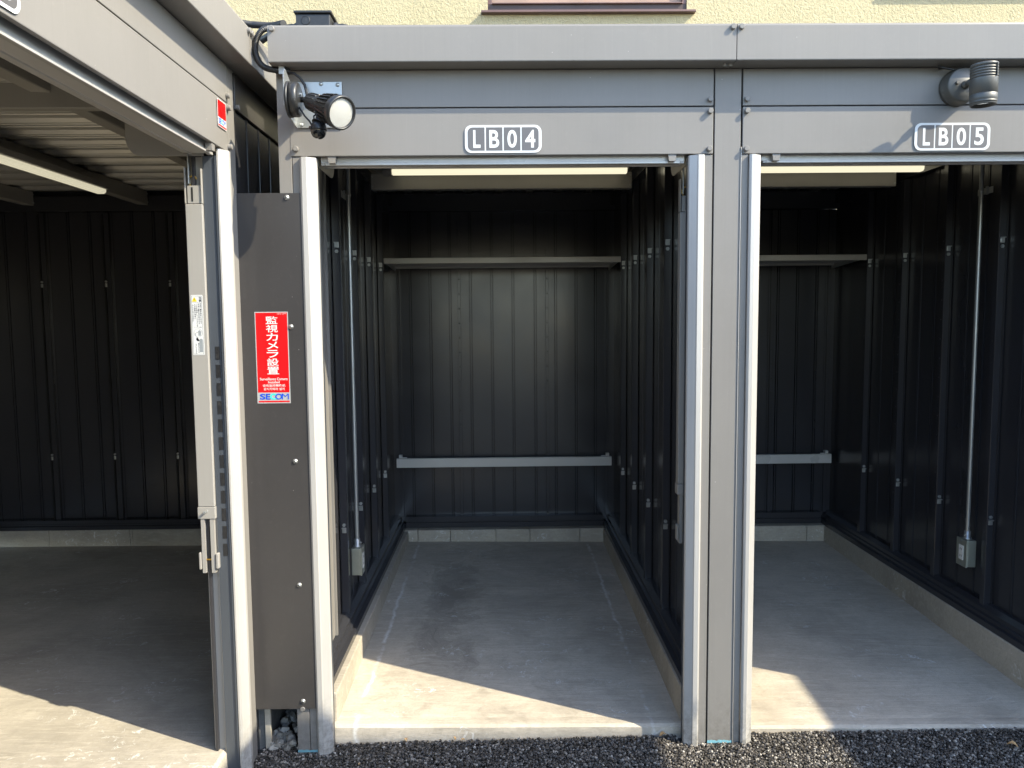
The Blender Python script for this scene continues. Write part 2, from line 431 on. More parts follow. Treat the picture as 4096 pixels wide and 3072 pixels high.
def wall_profile(t0, t1, ribs, w0, sgn):
    """polyline (t, w) with narrow pressed beads rising sgn*.0045 from w0"""
    L = [(t0, w0)]
    for c in sorted(ribs):
        if c - .011 < t0 or c + .011 > t1: continue
        g_ = w0 - sgn * .010
        L += [(c - .0095, w0), (c - .0080, g_), (c - .0055, g_), (c - .0035, w0 + sgn * .002),
              (c + .0035, w0 + sgn * .002), (c + .0055, g_), (c + .0080, g_), (c + .0095, w0)]
    L.append((t1, w0)); return L

def build_unit(name, label, org, P, rz=0, world=None):
    u = thing(name, org, label, 'storage unit', 'connected storage units' if P.get('grp', 1) else None, rz, world)
    g = P
    zt, zb2, zb1 = 2.2385, 2.121, 1.974
    def B(nm, mb, mat): return mb.build(nm, mat, u)
    # fascia (roof-edge trim) bay by bay
    for i, (a, b) in enumerate(g['fascia']):
        mb = MB(); z0, z1, y0 = 2.2395, 2.351, -.0725
        prof = [(.002, z0), (y0 + .003, z0 + .0), (y0 + .001, z0 + .001), (y0, z0 + .003), (y0, z1 - .008), (y0 + .002, z1 - .002), (y0 + .008, z1),
                (.03, z1), (.03, z0 + .01), (.002, z0 + .01)]
        mb.prism(prof, 'x', a, b); B("fascia", mb, grey)
    # header: two panels, the lower one with pressed edge
    hx0, hx1 = g['band']
    mb = MB(); mb.box(hx0, hx1, .0015, .014, zb2 + .003, zt - .001, bev=.0015); B("header_panel", mb, grey)
    mb = MB(); mb.box(hx0, hx1, .0005, .014, zb1, zb2 - .001, bev=.0018); B("header_panel", mb, grey)
    mb = MB(); mb.box(hx0 - .03, hx1 + .10 if 0 < hx1 < 1 else hx1 - .01, .0475, .052, 2.02, 2.26); B("header_core", mb, darkmatt)
    # posts
    for (a, b, ztop) in g['posts']:
        mb = MB(); mb.box(a, b, .002, .045, -.03, ztop, bev=.0012); B("post", mb, grey)
    for (a, b) in g.get('ridges', []):
        mb = MB(); mb.box(a, b, -.001, .02, -.03, zb1 + .02, bev=.001); B("post_edge_trim", mb, alu)
    for (a, b) in g['flanges']:
        mb = MB(); mb.box(a, b, .004, .045, -.03, zb1 - .002, bev=.001); B("post_flange", mb, grey)
    for (a, b, s) in g['guides']:
        mb = MB(); mb.prism(guide_profile(a, b, s), 'z', -.03, zb1 - .004); B("door_guide", mb, alu)
        mb = MB()      # dark brush seal and rear channel lips behind the guide
        xa = b - s * .004
        xb_ = b - s * .012
        mb.box(min(xb_, xb_ + s * .006), max(xb_, xb_ + s * .006), .018, .0595, .0, 1.95)
        mb.box(min(xa, xa + s * .003), max(xa, xa + s * .003), .0172, .022, .0, 1.95)
        mb.mi = 1
        for k in range(12, 24): mb.box(*sorted((xb_ + s * .0055, xb_ + s * .0068)), .030, .044, .05 + k * .056, .090 + k * .056)
        B("guide_seal", mb, [galvd, black])
        mb = MB(); mb.box(min(b - s * .022, b - s * .010), max(b - s * .022, b - s * .010), .060, .064, -.0, 1.95, bev=.0005)
        mb.box(min(b - s * .02, b - s * .023), max(b - s * .02, b - s * .023), .0645, .10, .0, 1.95); B("guide_lip", mb, white_paint)
    # rolled-up shutter: bottom bar under the header, stoppers, end brackets
    a, b = g['opening']
    mb = MB(); mb.prism([(.030, 1.985), (.030, 1.9585), (.032, 1.9555), (.084, 1.9555), (.086, 1.9525), (.092, 1.9525), (.094, 1.9555), (.112, 1.9570), (.118, 1.9600), (.118, 1.985)], 'x', a + .008, b - .008)
    sb = B("shutter_bar", mb, railp)
    mb = MB(); mb.prism([(.0225, 1.9560), (.0225, 1.9500), (.0245, 1.9490), (.0345, 1.9495), (.0345, 1.9530), (.0298, 1.9540), (.0298, 1.9560)], 'x', a + .024, b - .024); mb.build("edge_strip", alu, sb)
    for xa_ in (a + .010, b - .023):
        mb = MB(); mb.box(xa_, xa_ + .013, .021, .036, 1.9485, 1.9570, bev=.001); mb.build("end_cap", white_paint, sb)
    mb = MB()
    zz = 1.9855
    for k in range(8):
        z0 = zz + k * .03; mb.prism([(.038, z0), (.036, z0 + .004), (.036, z0 + .026), (.038, z0 + .0295), (.046, z0 + .0295), (.046, z0)], 'x', a + .01, b - .01)
    mb.lathe([(0, 0), (.075, 0), (.075, b - a - .03), (0, b - a - .03)], (a + .015, .155, 2.115), (1, 0, 0), 28)
    B("shutter_roll", mb, beamp)
    for xx in (a + .048, b - .052):
        mb = MB(); mb.prism([(xx - .013, 1.9735), (xx - .010, 1.953), (xx + .010, 1.953), (xx + .013, 1.9735)], 'y', .004, .024)
        B("stopper", mb, grey)
    for xx, s in ((a, 1), (b, -1)):
        mb = MB()
        prof = [(.055, 2.20), (.055, 1.950)] + [(.285 - .045 + .045 * math.sin(R(t)), 1.950 + .055 - .055 * math.cos(R(t))) for t in range(0, 91, 15)] + [(.285, 2.20)]
        x0 = xx - s * .004; mb.prism(prof, 'x', min(x0, x0 - s * .004), max(x0, x0 - s * .004)); B("shutter_bracket", mb, shelfp)
    # bolts
    bm0 = None
    for (x, z, y) in g['bolts']:
        if bm0 is None: bm0 = bolt_bm().build("bolt", grey, u, Matrix.Translation(Vector(org))); bo = bm0; bo.location = (x - org[0], y - org[1], z - org[2])
        else: dupe(bo, u, (x - org[0], y - org[1], z - org[2]))
    for (x, y) in g.get('soffit_bolts', []):
        mb = MB(); mb.cyl((x, y, 2.2395), .0065, .008, (0, 0, -1), 16, .001); B("bolt", mb, grey)
    # side walls
    D = g['depth']
    clips = []
    for (xw, s, y0, y1, studs, zc) in g['walls']:        # s = direction pointing into the room
        ribs = []
        for a_, b_ in zip(studs[:-1], studs[1:]): ribs += [a_ + (b_ - a_) * .34, a_ + (b_ - a_) * .67]
        mb = MB(); L = wall_profile(y0, y1, ribs, xw, s)
        mb.prism([(p[1], p[0]) for p in L] + [(p[1] - s * .0015, p[0]) for p in L[::-1]], 'z', .20, 2.19); B("side_wall", mb, dark)
        for i, y in enumerate(studs):
            if not (y0 < y < y1): continue
            mb = MB(); mb.box(min(xw + s * .004, xw + s * .032), max(xw + s * .004, xw + s * .032), y, y + .032, .225, 2.14, bev=.0015, seg=1)
            mb.box(min(xw + s * .004, xw + s * .0055), max(xw + s * .004, xw + s * .0055), y - .012, y + .044, .225, 2.14)
            mb.mi = 1
            for k in range(21):
                z = .36 + .0895 * k; mb.box(min(xw + s * .0315, xw + s * .0325), max(xw + s * .0315, xw + s * .0325), y + .012, y + .019, z, z + .005)
            B("wall_stud", mb, [dark, slotm])
            for z, sg in zc: clips.append((xw + s * .019, y, z, sg))
        mb = MB()
        kx = xw + s * .072
        mb.prism([(kx, .1640), (kx, .188), (kx - s * .016, .190), (kx - s * .018, .202), (kx - s * .028, .206), (kx - s * .030, .222), (kx - s * .052, .236), (xw + s * .001, .238), (xw + s * .001, .164)], 'y', y0, y1)
        B("base_channel", mb, dark)
        mb = MB(); mb.box(min(xw, xw + s * .03), max(xw, xw + s * .03), y0, y1, 2.142, 2.20); B("wall_rail", mb, dark)
    pro = {}
    for (x, y, z, sg) in clips:
        if sg not in pro:
            c = clip_bm(sg).build("wall_clip", galv, u, Matrix.Translation(Vector(org))); pro[sg] = c; c.location = (x - org[0], y - .0005 - org[1], z - org[2])
        else: dupe(pro[sg], u, (x - org[0], y - .0005 - org[1], z - org[2]))
    # rear wall
    x0, x1, yb = g['rear']
    mb = MB(); L = wall_profile(x0, x1, g['rear_ribs'], yb, -1)
    mb.ribbon(L, 'z', .20, 2.11, .0015); B("rear_wall", mb, dark)
    for x in g['rear_studs']:
        mb = MB(); mb.box(x - .009, x + .009, yb - .022, yb - .004, .23, 2.11, bev=.001, seg=1); mb.box(x - .018, x + .018, yb - .007, yb - .004, .23, 2.11)
        mb.mi = 1
        for k in range(16):
            z = 1.70 - .0895 * k
            if z > .62: mb.box(x - .005, x + .005, yb - .0225, yb - .0215, z, z + .007)
        B("wall_stud", mb, [dark, slotm])
    mb = MB(); mb.prism([(yb - .055, .167), (yb - .055, .198), (yb - .050, .200), (yb - .050, .204), (yb - .055, .206), (yb - .055, .236), (yb - .002, .238), (yb - .002, .167)], 'x', x0 + .074, x1 - .074)
    mb.mi = 1
    for xx in (x0 + .22, x1 - .22):
        for k in (-1, 0, 1): mb.box(xx + k * .012 - .003, xx + k * .012 + .003, yb - .0555, yb - .0545, .180, .186 + (.004 if k == 0 else 0))
    B("base_channel", mb, [dark, slotm])
    mb = MB(); mb.box(x0, x1, yb - .045, yb + .01, 2.112, 2.215, bev=.002); B("wall_rail", mb, dark)
    # roof
    mb = MB(); L = []
    x = x0 - .03
    while x < x1 + .03:
        L += [(x, 2.238), (x + .052, 2.238), (x + .056, 2.234), (x + .062, 2.234), (x + .066, 2.238), (x + .118, 2.238), (x + .130, 2.224), (x + .142, 2.224), (x + .146, 2.229), (x + .156, 2.229), (x + .160, 2.224), (x + .170, 2.224), (x + .182, 2.238)]
        x += .183
    mb.ribbon(L, 'y', .05, D, .0015); B("roof_sheet", mb, roofsteel)
    mb = MB(); mb.box(x0 - .012, x1 + .012, .0525, D + .03, 2.250, 2.256); mb.box(x0 - .012, x1 + .012, D + .012, D + .018, .17, 2.2495); mb.box(x0 - .014, x0 - .009, .0525, D + .018, 2.17, 2.2495) if x0 < .7 else None; mb.box(x1 + .0105, x1 + .012, .0525, D + .018, 2.17, 2.2495); B("outer_shell", mb, dark)
    for (y, za, xa, xb) in g['beams']:
        mb = MB(); mb.prism([(y, za), (y, za + .073), (y + .003, za + .076), (y + .06, za + .076), (y + .06, za + .07), (y + .006, za + .07), (y + .006, za + .004), (y + .06, za + .004), (y + .06, za), (y + .003, za - .003)], 'x', xa, xb)
        mb.mi = 1
        for xx in (xa + .006, xb - .006):
            for z in (za + .012, za + .06): mb.cyl((xx, y, z), .005, .004, (0, -1, 0), 8)
        B("roof_beam", mb, [beamp, galv])
    return u

ST = [.27, .65, 1.03, 1.41, 1.785]
ZC = [(1.758, 1), (.585, -1)]
rr4 = [-.5592, -.4374, -.3155, -.1899, -.0600, .0700, .206, .332, .458, .577]
u4 = build_unit("storage_unit", "open grey steel storage unit numbered LB04, narrow and bare, in the middle", (0, 0, 0), dict(
    fascia=[(-.703, .7275)], band=(-.664, .679), posts=[(-.702, -.6615, 2.238), (.684, .7675, 2.238)], ridges=[(.768, .7705)],
    flanges=[(-.6595, -.6355), (.6535, .679)], guides=[(-.6335, -.583, 1), (.6510, .602, -1)], opening=(-.583, .602),
    bolts=[(.668, 2.143, 0), (.668, 2.106, -.002), (.666, 1.989, -.002), (-.645, 1.996, -.002), (-.645, 2.106, -.002), (-.689, 2.338, -.072), (.716, 2.338, -.072), (-.6805, .157, .002)], soffit_bolts=[(.702, -.040), (.719, -.040)],
    depth=2.3, walls=[(-.682, 1, .05, 2.27, ST, ZC), (.694, -1, .05, 2.27, ST, ZC)],
    rear=(-.682, .694, 2.27), rear_ribs=rr4, rear_studs=[-.63, -.26, .279, .646], beams=[(.66, 2.10, -.64, .65), (1.37, 2.101, -.637, .650)]))
u5 = build_unit("storage_unit", "grey steel storage unit numbered LB05, its door open on the bay at the right edge", (1.42, 0, 0), dict(
    fascia=[(.730, 2.16)], band=(.773, 2.116), posts=[(2.121, 2.205, 2.238)], ridges=[],
    flanges=[(.7725, .7935), (2.090, 2.116)], guides=[(.7945, .836, 1), (2.089, 2.040, -1)], opening=(.836, 2.040),
    bolts=[(.785, 2.143, 0), (.785, 2.106, -.002), (.784, 1.988, -.002), (2.10, 2.143, 0), (2.10, 2.106, -.002), (2.10, 1.99, -.002), (.742, 2.338, -.072)],
    depth=2.3, walls=[(.705, 1, .05, 2.27, ST, ZC), (2.062, -1, .05, 2.27, ST, ZC)],
    rear=(.705, 2.062, 2.27), rear_ribs=[.83, .955, 1.07, 1.185, 1.32, 1.45, 1.58, 1.71, 1.83, 1.95], rear_studs=[.757, 1.13, 1.668, 2.02],
    beams=[(.66, 2.10, .74, 2.02), (1.37, 2.101, .745, 1.965)]))
# unit with its door towards +x ; built in facade coordinates then turned a quarter turn
XL = -.835
LX = [-.18 + .379 * k for k in range(7)]
u3 = build_unit("storage_unit", "wide grey steel storage unit on the left, turned a quarter turn, numbered LB03", (-1.2, 0, 0), dict(
    fascia=[(-3.2, -.060), (-.058, 2.29)], band=(-2.33, -.056), posts=[(-.052, -.002, 2.238), (-2.40, -2.336, 2.238)], ridges=[],
    flanges=[(-.0815, -.0565), (-2.33, -2.305)], guides=[(-.0835, -.133, -1), (-2.302, -2.253, 1)], opening=(-2.253, -.133),
    bolts=[(-.068, 2.143, 0), (-.068, 2.106, -.002), (-.068, 1.989, -.002), (-.071, 2.334, -.072), (.03, 2.134, .004), (-.046, 2.334, -.072)],
    depth=2.35, walls=[(-3.2, 1, .05, 2.30, [.25, .63, 1.01, 1.39, 1.77], [])],
    rear=(-3.2, 2.18, 2.33), rear_ribs=[-3.1 + .126 * k for k in range(42)], rear_studs=[-2.9 + .378 * k for k in range(13)],
    beams=[(.515, 2.148, -3.19, 2.14), (1.235, 2.148, -3.19, 2.12), (1.90, 2.148, -3.19, 2.12)]),
    rz=R(90), world=(XL, -1.2, 0))
def LUB(nm, mb, mat): return mb.build(nm, mat, u3)
# its end wall across the picture (facade coords x=2.19), with studs and clips
mb = MB(); stx = [1.105 - .379 * 2, 1.105 - .379, 1.105, 1.484, 1.863, 2.242]
ribs = []
for k in range(-4, 5):
    s0 = 1.115 + .379 * k; ribs += [s0 + .125, s0 + .252]
L = wall_profile(.03, 2.32, ribs, 2.19, -1)
mb.prism([(p[1], p[0]) for p in L] + [(p[1] + .0015, p[0]) for p in L[::-1]], 'z', .22, 2.249); LUB("side_wall", mb, dark)
cl = {}
for k in range(-3, 4):
    y = 1.113 + .379 * k
    if y < .04 or y > 2.3: continue
    mb = MB(); mb.box(2.160, 2.186, y, y + .030, .235, 2.108, bev=.0015, seg=1); mb.box(2.182, 2.186, y - .012, y + .044, .235, 2.108)
    mb.mi = 1
    for j in range(16):
        z = 1.70 - .0895 * j; mb.box(2.1595, 2.1605, y + .010, y + .019, z, z + .007)
    mb.box(2.158, 2.1845, y + .0325, y + .0415, .25, 2.10)
    LUB("wall_stud", mb, [dark, slotm])
    for z in (1.68, .64):
        mb = MB(); mb.box(2.150, 2.158, y + .022, y + .034, z - .01, z + .012, bev=.002); mb.cyl((2.158, y + .028, z + .022), .006, .008, (-1, 0, 0), 8); LUB("wall_clip", mb, galv)
mb = MB(); mb.prism([(2.125, .203), (2.125, .225), (2.132, .228), (2.132, .238), (2.127, .241), (2.127, .262), (2.186, .264), (2.186, .203)], 'y', .06, 2.30); LUB("base_channel", mb, dark)
mb = MB(); mb.box(2.13, 2.20, .03, 2.32, 2.112, 2.20, bev=.002); LUB("wall_rail", mb, dark)
# crosswise beam above the corner post, outer cladding beyond the corner, top rail
mb = MB(); mb.box(-.10, -.06, .08, 2.32, 2.10, 2.175, bev=.003); mb.mi = 1
for y in (1.05, 1.09, 1.3, 1.33): mb.cyl((-.10, y, 2.12), .005, .003, (-1, 0, 0), 8)
LUB("roof_beam", mb, [beamp, slotm])
mb = MB(); L = wall_profile(.05, 2.2, [.15 + .127 * k for k in range(16)], .012, -1)
mb.ribbon(L, 'z', .02, 2.125, .0015); LUB("outer_wall", mb, dark)
mb = MB(); mb.box(.018, 2.2, .003, .03, 2.125, 2.238, bev=.002); LUB("top_rail", mb, darkmatt)
mb = MB(); mb.box(-.001, .022, .006, .03, -.03, 2.236, bev=.001); mb.box(.030, .046, .010, .03, -.03, 2.12, bev=.001); LUB("corner_trim", mb, dark)
mb = MB(); mb.box(-.128, .05, .085, .092, .0, 2.2); LUB("inner_jamb_wall", mb, dark)
# LU slab and kerbs (scene coordinates)
mb = MB()
nx = 20
zl = lambda X, Y: .085 + .004 * (Y) + .004 * (-X - .9)
x_e = -.895
vs = []
for i in range(nx + 1):
    Y = -3.0 + 5.15 * i / nx
    vs.append([mb.bm.verts.new((x, Y, z)) for x, z in ((x_e + .003, -.03), (x_e, zl(x_e, Y) - .008), (x_e - .012, zl(x_e, Y)), (-1.6, zl(-1.6, Y)), (-3.2, zl(-3.2, Y)))])
for a, b in zip(vs[:-1], vs[1:]):
    for k in range(4): mb.bm.faces.new((a[k], a[k + 1], b[k + 1], b[k]))
tag(mb.build("concrete_floor", conc3), kind='structure')
mb = MB(); xs = [-3.2, -2.77, -2.28, -2.265, -1.75, -1.3, -.86]
for a, b in zip(xs[:-1], xs[1:]): mb.box(a + .0008, b - .0008, 2.135, 2.30, -.02, .200, bev=.003)
tag(mb.build("concrete_kerb", conck), kind='structure')

# unseen unit and flat roof, added only to throw the shade on the paving
def shade_unit(label, x0, x1, y0, y1, H=2.352):
    u = thing("storage_unit", ((x0 + x1) / 2, (y0 + y1) / 2, 0), label, 'storage unit', 'unseen units added to cast shade')
    mb = MB(); mb.box(x0 + .06, x1 - .06, y0 + .06, y1 - .06, 0, 2.25, bev=.004); mb.build("body", grey, u)
    mb = MB(); mb.box(x0, x1, y0, y1, 2.24, H, bev=.006); mb.build("fascia", grey, u)
    mb = MB(); n = int((y1 - y0 - .4) / 1.4)
    for i in range(n):
        ya = y0 + .2 + i * 1.4
        for k in range(24): mb.box(x0 + .045, x0 + .058, ya + .1, ya + 1.3, .06 + k * .08, .136 + k * .08, bev=.003, seg=1)
    mb.build("roller_door", alu, u)
    return u
shade_unit("unseen grey storage unit added at the right to cast shade", 3.65, 5.9, -7.0, 2.4)
cn = thing("shadow_caster", (2.3, -1.5, 0), "unseen flat-roofed canopy on two posts beside the camera", 'shadow_caster')  # out-of-view roof added to block the sun in front of LB04
mb = MB(); mb.box(1.60, 3.03, -1.78, -1.167, 2.322, 2.352, bev=.004); mb.build("roof", white_paint, cn)
for xx in (1.75, 2.95):
    mb = MB(); mb.box(xx - .03, xx + .03, -1.76, -1.70, 0, 2.321, bev=.004); mb.build("post", white_paint, cn)

# ------------------------------------------------------------------ filler panel between the two rows
fp = thing("filler_panel", (-.74, -.004, .158), "tall dark flat steel panel closing the gap left of unit LB04", 'panel')
mb = MB(); mb.box(-.8375, -.6335, -.0065, -.0035, .158, 1.859, bev=.0008); mb.build("sheet", darkmatt, fp)
for z in (1.845, 1.436, .998, .584, .185):
    mb = MB(); mb.lathe([(0, .0055), (.003, .0055), (.0035, .0045), (.0075, .003), (.0085, 0), (0, 0)], (-.678, -.0066, z), (0, -1, 0), 16); mb.mi = 1
    mb.cyl((-.678, -.0120, z), .0022, .0005, (0, -1, 0), 6); mb.build("screw", [galv, slotm], fp)
# foundation edge and stones in the gap under it
mb = MB(); mb.box(-.90, -.822, .045, 2.1, -.03, .165, bev=.004); tag(mb.build("foundation_wall", concb), kind='structure')
mb = MB(); mb.box(-.822, -.802, .035, .047, -.03, .165, bev=.002); tag(mb.build("foundation_edge", conck), kind='structure')

def stone(bm, c, s, rr, flat=.7, sub=1):
    r = bmesh.ops.create_icosphere(bm, subdivisions=sub, radius=1)
    q = Matrix.Rotation(rr.uniform(0, 6.28), 4, Vector((rr.uniform(-1, 1), rr.uniform(-1, 1), rr.uniform(-1, 1) + .01)).normalized())
    sx, sy, sz = s * rr.uniform(.75, 1.25), s * rr.uniform(.75, 1.2), s * flat * rr.uniform(.8, 1.2)
    for v in r['verts']:
        k = rr.uniform(.78, 1.12); p = Vector((v.co.x * sx * k, v.co.y * sy * k, v.co.z * sz * k)); v.co = q @ p + Vector(c)
mb = MB()
for i in range(420):
    x = rnd.uniform(-.81, -.675); y = rnd.uniform(.03, .8); stone(mb.bm, (x, y, rnd.uniform(-.01, .012) + .03 * y + (.02 if x > -.74 else 0) * rnd.random()), rnd.uniform(.008, .024), rnd)
tag(mb.build("gravel", gravel_m), "rough grey crushed stones lying in the dark gap under the filler panel", "gravel", kind='stuff')

# ------------------------------------------------------------------ open-graded asphalt: the stones nearest the camera as real geometry
def asphalt_patch():
    import numpy as np
    rs = np.random.RandomState(3)
    base = bmesh.new(); bmesh.ops.create_icosphere(base, subdivisions=1, radius=1)
    bv = np.array([v.co[:] for v in base.verts]); bf = np.array([[v.index for v in f.verts] for f in base.faces]); base.free()
    V = []; F = []; n = 0; cnt = 0
    step = .0072
    xs = np.arange(-1.10, 2.1, step); ys = np.arange(-.42, .092, step)
    for x in xs:
        for y in ys:
            cx = x + rs.uniform(-.5, .5) * step; cy = y + rs.uniform(-.5, .5) * step
            if cy > .060 and not (-.80 < cx < -.70): continue
            if cx < -.828 and cy > -.0: continue
            if cx < -.90: continue
            if -.712 < cx < -.60 and cy > .010 : continue
            if .59 < cx < .85 and cy > .008: continue
            r = rs.uniform(.0036, .0068)
            k = rs.uniform(.72, 1.12, (12, 1)); a = rs.uniform(0, 6.28); ca, sa = np.cos(a), np.sin(a)
            p = bv * k * np.array([r * rs.uniform(.8, 1.25), r * rs.uniform(.8, 1.2), r * rs.uniform(.6, 1.1)])
            p = np.stack([p[:, 0] * ca - p[:, 1] * sa, p[:, 0] * sa + p[:, 1] * ca, p[:, 2]], 1)
            z = .002 + rs.uniform(-.004, .003) + max(-.006, min(.010, .010 * cx))
            # little pile against the posts
            p = p + np.array([cx, cy, z]); V.append(p); F.append(bf + n); n += 12; cnt += 1
    V = np.concatenate(V); F = np.concatenate(F)
    me = bpy.data.meshes.new("asphalt_stones"); me.from_pydata(V.tolist(), [], F.tolist()); me.materials.append(stone_m)
    o = bpy.data.objects.new("asphalt_stones", me); COL.objects.link(o); return o
tag(asphalt_patch(), "coarse black open-graded asphalt stones in front of the doors", "asphalt", kind='stuff')
mb = MB(); mb.poly([(-.9, -3, -.012), (3.6, -3, .010), (3.6, .087, .010), (-.9, .087, -.012)]); tag(mb.build("paving", asph), kind='structure')
# blue primer left along the foot of the posts
def paintline(name, pts, label):
    mb = MB()
    for (x0, x1, z, y) in pts:
        n = max(2, int((x1 - x0) / .006)); top = []; bot = []
        for i in range(n + 1):
            x = x0 + (x1 - x0) * i / n; top.append((x, y, z + rnd.uniform(.000, .005))); bot.append((x, y, z - .006))
        mb.poly(top + bot[::-1], .0006)
    o = mb.build("paint_mark", bluep); tag(o, label, "paint mark"); return o
paintline("p", [(-.702, -.636, .008, .0012)], "light blue paint line at the foot of the post left of the LB04 floor")
paintline("p", [(.684, .767, .018, .0012)], "light blue paint line at the foot of the post between LB04 and LB05")

# ------------------------------------------------------------------ cream building behind
bd = thing("cream_building", (0, 3.0, 0), "cream stucco building wall with brown window behind the storage units", 'building')
mb = MB()
# wall with openings left for two windows
wx = [(-.075, 1.30, 3.60, 4.7), (2.72, 3.9, 3.74, 4.7)]
def wallquad(x0, x1, z0, z1): mb.box(x0, x1, 3.0, 3.2, z0, z1)
wallquad(-7, -.075, -.05, 7); wallquad(-.075, 1.30, -.05, 3.567); wallquad(-.075, 1.30, 4.7, 7); wallquad(1.30, 2.72, -.05, 7)
wallquad(2.72, 3.9, -.05, 3.707); wallquad(2.72, 3.9, 4.7, 7); wallquad(3.9, 9, -.05, 7)
bmesh.ops.remove_doubles(mb.bm, verts=mb.bm.verts, dist=.0001)
mb.build("wall", stucco, bd)
for i, (a, b, z0, z1) in enumerate(wx):
    mb = MB()
    mb.box(a, a + .03, 3.01, 3.10, z0 + .022, z1, bev=.002); mb.box(b - .03, b, 3.01, 3.10, z0 + .022, z1, bev=.002); mb.box(a, b, 3.01, 3.10, z1 - .03, z1)
    mb.box(a + .03, b - .03, 2.995, 3.10, z0 + .022, z0 + .03, bev=.002)
    f = mb.build("window", brown, bd)
    mb = MB(); mb.box(a + .0, b - .0, 3.012, 3.09, z0 - .033, z0 + .0215); mb.build("track", browndk, f)
    mb = MB(); mb.box(a - .045, b + .055, 2.955, 3.02, z0 - .050, z0 - .034, bev=.003); mb.build("sill", brown, f)
    m = (a + b) / 2 - .02
    for (c, d, yy) in ((a + .03, m, 3.02), (m, b - .03, 3.05)):
        mb = MB(); mb.box(c, c + .035, yy, yy + .025, z0 + .031, z1 - .03); mb.box(d - .035, d, yy, yy + .025, z0 + .031, z1 - .03)
        mb.box(c + .035, d - .035, yy, yy + .025, z0 + .031, z0 + .075); mb.box(c + .035, d - .035, yy, yy + .025, z1 - .075, z1 - .03)
        mb.build("sash", wood, f)
        mb = MB(); mb.box(c + .036, d - .036, yy + .01, yy + .014, z0 + .076, z1 - .076); mb.build("pane", glass_m, f)

# ------------------------------------------------------------------ number signs
def number_sign(ch, cx, cz, parentM, label, y=-.0022):
    s = thing("number_sign", (cx, y, cz - .0425), label, 'number sign', 'unit number signs')
    w_, h_ = .1215, .043
    mb = MB(); out = rrect(cx - w_, cx + w_, cz - h_, cz + h_, .021)
    mb.poly([(p[0], y, p[1]) for p in out], .0008); mb.build("plate", white, s)
    ci, hi = .1125, .036
    edges = [-ci, -.0568, -.0004, .0565, ci]
    for k in range(4):
        a = cx + edges[k] + (.0022 if k else 0); b = cx + edges[k + 1] - (.0022 if k < 3 else 0)
        r = .015; n = 6; pts = []
        def cor(x, z, a0, on):
            if on:
                for i in range(n + 1):
                    t = R(a0 + 90 * i / n); pts.append((x + r * math.cos(t) * 1, z + r * math.sin(t)))
        z0, z1 = cz - hi, cz + hi
        if k == 3: cor(b - r, z1 - r, 0, 1)
        else: pts.append((b, z1))
        if k == 0: cor(a + r, z1 - r, 90, 1); cor(a + r, z0 + r, 180, 1)
        else: pts.append((a, z1)); pts.append((a, z0))
        if k == 3: cor(b - r, z0 + r, 270, 1)
        else: pts.append((b, z0))
        mb = MB(); mb.poly([(p[0], y - .0009, p[1]) for p in pts], .0004); mb.build("cell", cellm, s)
        wch = {'L': .023, 'B': .031, '0': .030, '4': .032, '5': .030, '3': .029}[ch[k]]; m = (a + b) / 2 + (.002 if k == 0 else 0)
        mb = MB(); text_into(mb, ch[k], m - wch / 2, m + wch / 2, cz - .0275, cz + .0275, y - .0014, .0004, .022); mb.build("letter", white, s)
    return s
number_sign("LB04", .0105, 2.0235, None, "white-edged unit number sign reading LB04 above the middle door")
number_sign("LB05", 1.4445, 2.0225, None, "white-edged unit number sign reading LB05, half in a lamp's shadow")
s3 = number_sign("LB03", -1.22, 2.026, None, "white-edged unit number sign cut off by the top left corner")
s3.location = (XL + .0022, -1.22, 2.026 - .0425); s3.rotation_euler = (0, 0, R(90))

# ------------------------------------------------------------------ stickers
def slant(o, k, x0, z0):    # shear a sticker a little: it was stuck on crooked
    pass
st = thing("surveillance_sticker", (-.740, -.0068, 1.189), "tall red surveillance camera sticker with white Japanese writing on the dark panel", 'sticker')
y = -.0068; X0, X1, Z0, Z1 = -.7935, -.6865, 1.189, 1.4845
mb = MB(); mb.poly([(X0, y, Z0), (X1, y, Z0), (X1, y, Z1), (X0, y, Z1)], .0004); mb.build("backing", silver, st)
mb = MB(); mb.poly([(X0 + .003, y - .0005, 1.2245), (X1 - .003, y - .0005, 1.2245), (X1 - .003, y - .0005, Z1 - .003), (X0 + .003, y - .0005, Z1 - .003)], .0002)
mb.poly([(X0 + .004, y - .0005, 1.1925), (X1 - .003, y - .0005, 1.1925), (X1 - .003, y - .0005, 1.1975), (X0 + .004, y - .0005, 1.1975)], .0002); mb.build("red_field", red, st)
mb = MB(); yt = y - .0008
for i, ch in enumerate("監視カメラ設置"):
    zt = 1.470 - i * .0270; text_into(mb, ch, -.7585, -.7205, zt - .0245, zt, yt, .0002, .012)
mb.build("writing", white, st)
mb = MB(); text_into(mb, "Surveillance Camera", -.783, -.694, 1.2640, 1.2725, yt, .0002, .01); text_into(mb, "Installed", -.757, -.720, 1.2540, 1.2615, yt, .0002, .01)
text_into(mb, "设有监控摄像机", -.775, -.702, 1.2430, 1.2510, yt, .0002, .01); text_into(mb, "감시카메라 설치", -.772, -.705, 1.2315, 1.2400, yt, .0002, .01)
text_into(mb, "SH09-SC-0704407", -.722, -.692, 1.4765, 1.4790, yt, .0002, 0); mb.build("small_writing", white, st)
